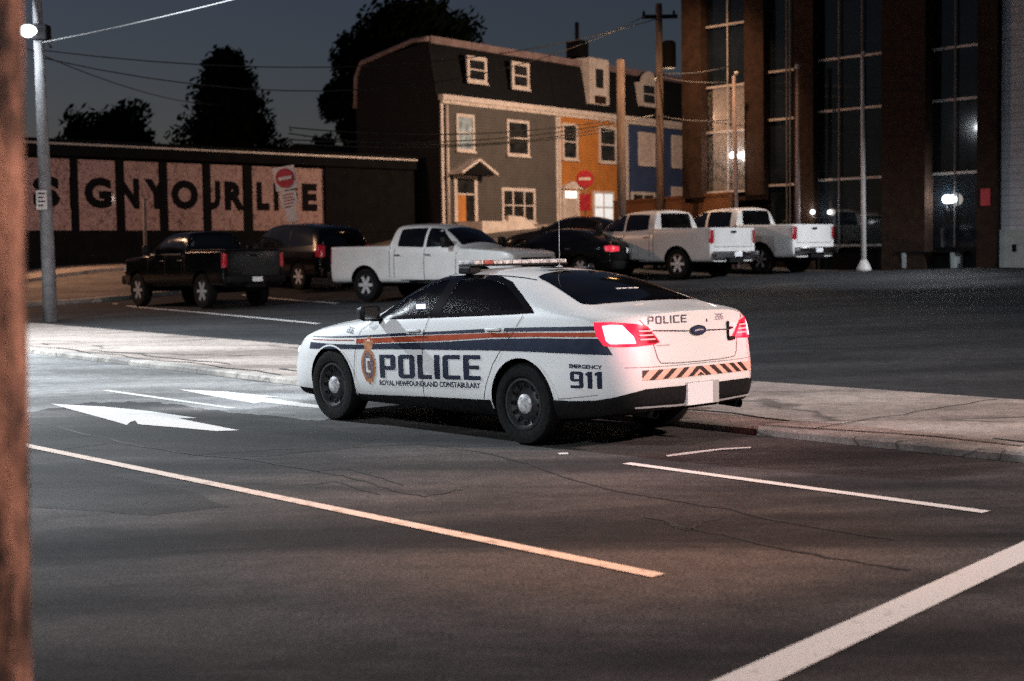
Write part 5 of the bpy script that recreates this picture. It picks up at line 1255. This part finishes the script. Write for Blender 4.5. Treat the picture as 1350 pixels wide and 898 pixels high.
P = gpx(1205, 353); bo = thing('planter', P, 'low dark planter with sparse twigs beside the wide brick pier', 'planter', TW.rz)
bm = bmesh.new(); box(bm, -.4, .4, -.2, .2, 0, .4, 0, .03); link('tub', bm, M_soff, bo)
bm = bmesh.new()
for k in range(26): a = random.uniform(0, 6.3); l = random.uniform(.3, .7); tube(bm, [(random.uniform(-.3, .3), random.uniform(-.15, .15), .35), (math.cos(a)*.3, math.sin(a)*.2, .4+l)], .01, 4)
link('twigs', bm, M_bark, bo)

# ------------------------------------------------------------------ wires
def wire(a, b, sag, r, label, m=None, n=16):
    pts = []
    for i in range(n+1):
        t = i/n; q = a.lerp(b, t); q.z -= sag*4*t*(1-t); pts.append(q)
    bm = bmesh.new(); o = a.copy(); tube(bm, [p-o for p in pts], r, 5)
    w_ = tag(link('overhead_wire', bm, m or M_cable), label, 'wire', 'overhead wires'); w_.location = o
A_ = Vector((LP.x, LP.y, at(72, 56, LP.y).z))
wire(A_, at(420, -30, 22), .05, .012, 'bright overhead wire rising from the left lamp pole to the upper edge', M_cablew)
A_ = Vector((LP.x, LP.y, at(72, 66, LP.y).z)); wire(A_, Vector((UP.x, UP.y, at(868, 24, 48).z)), .9, .014, 'long thin wire from the left lamp pole to the crossarm of the far utility pole')
A_ = Vector((LP.x, LP.y, at(72, 76, LP.y).z)); wire(A_, Vector((UP.x-.4, UP.y, at(860, 20, 48).z)), 1.5, .014, 'lower of the two long thin wires from the left lamp pole to the far crossarm')
for k, (x0, y0, x1, y1, sg) in enumerate(((380, 168, 820, 156, .35), (380, 176, 820, 163, .5), (380, 184, 862, 152, .4), (395, 190, 820, 170, .3))):
    wire(at(x0, y0, 40), at(x1, y1, 49), sg, .018, ('topmost', 'second', 'third', 'lowest')[k]+' of the four wires crossing the grey house front')
for k, (y0, y1) in enumerate(((96, 88), (100, 108), (152, 158))):
    wire(at(868, y0, 47.9), at(960, y1, 40), .1, .015, ('upper', 'middle', 'low')[k]+' short wire from the utility pole to the right across the blue house', M_cablelit)
wire(at(-80, 10, 30), at(310, 138, 70), .6, .015, 'faint wire running down from the left lamp pole towards the trees')

# ------------------------------------------------------------------ trees
def leaf(bm, c, s):
    a = Vector((random.gauss(0, 1), random.gauss(0, 1), random.gauss(0, 1))).normalized(); b = a.orthogonal().normalized(); c2 = a.cross(b)
    L_ = s*random.uniform(.7, 1.5); W_ = s*random.uniform(.35, .7)
    bm.faces.new([bm.verts.new(c+b*L_), bm.verts.new(c+c2*W_), bm.verts.new(c-b*L_), bm.verts.new(c-c2*W_)])
def tree(P, h, w, label, kind, n=5200, leafs=.2, depth=None):
    t_ = thing('tree', P, label, 'tree', 0, 'trees against the night sky')
    bm = bmesh.new(); lb = bmesh.new()
    tube(bm, [(0, 0, -.3), (.1, 0, h*.3), (0, .1, h*.6), (0, 0, h*.94)], [h*.022+.1, h*.02+.06, h*.012, .02], 8)
    if kind == 'cone':
        nb = int(60)
        for i in range(nb):
            t = (i/nb)**.85; z = h*(.16+.82*t); a = i*2.4+random.uniform(-.4, .4); rl = w/2*(1-t)**.8*random.uniform(.72, 1.12)+.15
            e = Vector((math.cos(a)*rl, math.sin(a)*rl, z+rl*random.uniform(-.12, .25))); tube(bm, [(0, 0, z-.1), e*.5+Vector((0, 0, z*.5)), e], [.05, .03, .012], 4)
            for k in range(n//nb):
                f = random.random()**.6; c = Vector((e.x*f, e.y*f, (z+(e.z-z)*f))); sp = .18+.13*rl
                leaf(lb, c+Vector((random.gauss(0, sp), random.gauss(0, sp), random.gauss(0, sp*.7))), leafs)
    else:
        cl = []
        for i in range(34 if n < 20000 else 80):
            a = random.uniform(0, 6.283); q = random.uniform(-1, 1); rr = random.random()**.4
            c = Vector((math.cos(a)*math.sqrt(1-q*q)*w*.42*rr, math.sin(a)*math.sqrt(1-q*q)*(depth or w)*.42*rr, h*.62+q*h*.33*rr)); cl.append((c, w*random.uniform(.08, .17)))
            if i % 2 == 0: tube(bm, [(0, 0, h*random.uniform(.25, .5)), (c.x*.5, c.y*.5, c.z*.75), c], [.12, .07, .02], 5)
        for c, r_ in cl:
            for k in range(n//len(cl)):
                d = Vector((random.gauss(0, 1), random.gauss(0, 1), random.gauss(0, .8))); d = d.normalized()*r_*random.uniform(.3, 1.15)
                leaf(lb, c+d, leafs)
    link('trunk', bm, M_bark, t_); link('crown', lb, M_leaf, t_)
def tp(x, z): q = at(x, 330, z); return Vector((q.x, q.y, 3.0))
tree(tp(305, 72), 9.0, 6.6, 'tall dark conical tree standing behind the lettered shop', 'cone', 15000, .17)
tree(tp(155, 76), 7.2, 5.6, 'small rounded dark tree behind the left part of the shop roof', 'round', 9000, .17)
tree(tp(100, 80), 5.4, 3.6, 'low bushy tree at the far left behind the shop roof', 'round', 5000, .16)
tree(tp(548, 78), 13.4, 8.8, 'large dark leafy tree rising behind the grey row house', 'round', 24000, .2)
tree(tp(465, 76), 9.6, 3.8, 'narrow dark tree at the back corner of the grey row house', 'round', 9000, .16)
# ------------------------------------------------------------------ vehicles in place
police_car()
LFT = Vector((-.735, -.678)); YW = R(132.7)
def place(x, y): return (x, y, Hg(x, y))
pickup(place(5.25, 39.7), YW, M_wtruck2, 'beige-white crew cab pickup beside the black sedan, left one of the two tailgates', 'white pickups parked side by side')
pickup(place(7.75, 41.1), YW, M_wtruck, 'white crew cab pickup at the right end of the parked row', 'white pickups parked side by side')
pickup(place(-3.1, 36.7), R(-37), M_wtruck, 'white pickup facing right, parked behind the police car bonnet', bumper='plastic')
pickup(place(-7.15, 36.5), YW, M_black, 'black lifted pickup with big tyres parked at the left, tail towards us', lift=.1, wheel_r=.45, bumper='plastic', cap=True).scale = (.90, .92, .97)
wagon(place(-5.4, 41.5), YW, M_black, 'tall black suv parked between the black pickup and the white pickup')
wagon(place(2.45, 40.9), R(145), M_black, 'glossy black sedan parked left of the two white pickups', 'sedan', 'parked_car', 'car')
wagon(place(3.2, 47.6), YW+R(20), M_dark, 'dark car seen only as a roof behind the black sedan', 'sedan', 'parked_car', 'car')

# ------------------------------------------------------------------ light
def street_lamp(x, y, z, label, color, power, target, kind='SPOT', cone=140, blend=1., soft=.25, m=None, pole_off=(1.6, .4)):
    gx, gy = x+pole_off[0], y+pole_off[1]; g_ = Hg(gx, gy)
    t_ = thing('street_lamp', (gx, gy, g_), label, 'street lamp', 0, None)
    bm = bmesh.new(); tube(bm, [(0, 0, -.1), (0, 0, z-g_-.1), (-pole_off[0]*.3, -pole_off[1]*.3, z-g_+.1), (-pole_off[0]*.8, -pole_off[1]*.8, z-g_+.14)], [.1, .07, .05, .04], 10); link('mast', bm, M_metalg, t_)
    bm = bmesh.new(); c = (-pole_off[0], -pole_off[1], z-g_+.12)
    box(bm, c[0]-.35, c[0]+.35, c[1]-.15, c[1]+.15, c[2]-.03, c[2]+.08, 0, .03); hd = link('lamp_head', bm, M_metalg, t_)
    bm = bmesh.new(); box(bm, c[0]-.28, c[0]+.28, c[1]-.12, c[1]+.12, c[2]-.05, c[2]-.031); link('lamp_lens', bm, m or M_lwarm, hd)
    l = bpy.data.lights.new('lamp_light', kind); l.energy = power; l.color = color; l.shadow_soft_size = soft
    if kind == 'SPOT': l.spot_size = R(cone); l.spot_blend = blend
    lo = bpy.data.objects.new('lamp_light', l); COL.objects.link(lo); lo.parent = t_
    P = Vector((x, y, z-.12)); lo.location = P-Vector((gx, gy, g_))
    lo.rotation_euler = (Vector(target)-P).to_track_quat('-Z', 'Y').to_euler()
def lit(parent, loc, color, power, kind='POINT', soft=.1, target=None, cone=120, blend=.6, name='lamp_light'):
    l = bpy.data.lights.new(name, kind); l.energy = power; l.color = color; l.shadow_soft_size = soft
    if kind == 'SPOT': l.spot_size = R(cone); l.spot_blend = blend
    o = bpy.data.objects.new(name, l); COL.objects.link(o)
    bpy.context.view_layer.update()
    W = Matrix.LocRotScale(Vector(loc), (Vector(target)-Vector(loc)).to_track_quat('-Z', 'Y') if target else None, None)
    o.parent = parent; o.matrix_parent_inverse = parent.matrix_world.inverted(); o.matrix_world = W
    return o
street_lamp(17, 4, 8.5, 'street lamp at the kerb to the right, outside the picture', (1., .77, .69), 20000, (3.0, 10.5, 0), cone=95, pole_off=(1.0, 1.0))
street_lamp(3.6, 3.6, 9.0, 'added sodium lamp for the orange road pool, over the near kerb, above and outside the picture', (1., .42, .16), 4400, (.35, 9.0, 0), cone=28, m=M_lsod, pole_off=(2.2, -.6))  # added lamp, narrow cone makes the orange pool on the road
street_lamp(-8.5, -1.0, 9.0, 'street lamp behind the photographer on the left', (.88, .94, 1.), 8000, (-.6, 15.5, .8), cone=46, pole_off=(-1.5, -.5))
street_lamp(-12.5, 22, 9.0, 'cool white street lamp just outside the left edge of the picture', (.84, .93, 1.), 21000, (-8.0, 22, 0), cone=125, blend=.8, m=M_lcool, pole_off=(-1.5, .8))
street_lamp(-21, 43, 8.5, 'sodium street lamp on the side street left of the shop', (1., .55, .33), 6500, (-13, 47, 1), cone=150, m=M_lsod, pole_off=(-1.5, 0))
street_lamp(19, 27, 9.5, 'cool lamp mast at the right end of the parking lot', (.9, .94, 1.), 17000, (7.8, 38.5, 1.2), cone=34, m=M_lcool, pole_off=(1.6, -.5))
lit(wp2, SOD, (1., .66, .42), 900, soft=.15)
street_lamp(9.3, 55.5, 8.6, 'added sodium lamp for the house fronts, hidden behind the tall building', (1., .66, .45), 7000, (2.5, 64, 4), cone=165, m=M_lsod, pole_off=(1.5, .3))  # added unseen lamp that carries most of the light on the houses
fl = thing('added_floodlight', TW.w(3.0, 0, 11.6), 'added unseen floodlight on a long bracket high on the tall building, above the picture', 'floodlight', TW.rz)  # added out of view to warm the left piers and the trucks
bm = bmesh.new(); tube(bm, [(0, -.1, 0), (0, -3.4, .3)], .05, 8); link('bracket', bm, M_metalg, fl)
bm = bmesh.new(); box(bm, -.3, .3, -3.7, -3.3, .1, .28, 0, .03); hd_ = link('lamp_head', bm, M_metalg, fl)
bm = bmesh.new(); box(bm, -.25, .25, -3.65, -3.35, .07, .099); link('lamp_lens', bm, M_lsod, hd_)
_p = TW.w(3.0, -3.5, 11.6); lit(fl, _p, (1., .58, .32), 4200, 'SPOT', .15, TW.w(-1.5, -1.5, 1), 95, .9)
lit(lp, (LP.x-.6, LP.y-.5, LP.z+hz), (.85, .93, 1.), 260, soft=.12)
pc = bpy.data.objects['police_car']
Mc = Matrix.Translation(pc.location) @ Matrix.Rotation(pc.rotation_euler.z, 4, 'Z')
for s in (1, -1):
    lit(pc, Mc @ Vector((4.02, .64*s, .66)), (.86, .93, 1.), 420, 'SPOT', .06, Mc @ Vector((10, 1.2*s, 0.1)), 110, .5, 'headlamp_light')
    lit(pc, Mc @ Vector((-1.35, .80*s, .99)), (1., .10, .14), 5, 'POINT', .08, name='tail_light_glow')
lit(pc, Mc @ Vector((1.45, .1, 1.17)), (.55, .65, 1.), 1.2, 'POINT', .05, name='screen_light')

W = bpy.data.worlds.new('World'); SC.world = W; W.use_nodes = True
nt = W.node_tree; bg = nt.nodes['Background']
sky = nt.nodes.new('ShaderNodeTexSky'); sky.sky_type = 'NISHITA'; sky.sun_disc = False
SE, SA = R(30), R(-60)
sky.sun_elevation = SE; sky.sun_rotation = SA; sky.air_density = 1.4; sky.dust_density = .6; sky.ozone_density = 6.
hs_ = nt.nodes.new('ShaderNodeHueSaturation'); hs_.inputs['Saturation'].default_value = 1.0
nt.links.new(sky.outputs[0], hs_.inputs['Color']); tn = nt.nodes.new('ShaderNodeMix'); tn.data_type = 'RGBA'; tn.blend_type = 'MULTIPLY'; tn.inputs[0].default_value = 1; tn.inputs[7].default_value = (1.1, .88, .92, 1)
nt.links.new(hs_.outputs[0], tn.inputs[6]); nt.links.new(tn.outputs[2], bg.inputs[0]); bg.inputs[1].default_value = .0112
sl = bpy.data.lights.new('moon', 'SUN'); sl.energy = .02; sl.angle = R(.5); sl.color = (.8, .88, 1.)
so = bpy.data.objects.new('moon', sl); COL.objects.link(so); so.rotation_euler = (R(60), 0, R(60)); so.location = (0, 0, 40)

cam = bpy.data.cameras.new('camera'); co = bpy.data.objects.new('camera', cam); COL.objects.link(co)
cam.sensor_width = 36; cam.lens = CF/1350*36; cam.clip_end = 2000; cam.clip_start = .1
M3 = Matrix(((AR[0], AU[0], -AF[0]), (AR[1], AU[1], -AF[1]), (AR[2], AU[2], -AF[2]))).to_4x4()
co.matrix_world = Matrix.Translation((0, 0, CH)) @ M3
cam.dof.use_dof = True; cam.dof.focus_distance = 13.3; cam.dof.aperture_fstop = 1.9
SC.camera = co
SC.render.engine = 'CYCLES'
SC.view_settings.view_transform = 'Standard'; SC.view_settings.look = 'None'; SC.view_settings.exposure = 0; SC.view_settings.gamma = 1
SC.cycles.use_denoising = False; SC.cycles.max_bounces = 6; SC.cycles.sample_clamp_indirect = 1.2; SC.cycles.sample_clamp_direct = 4
SC.cycles.use_adaptive_sampling = True
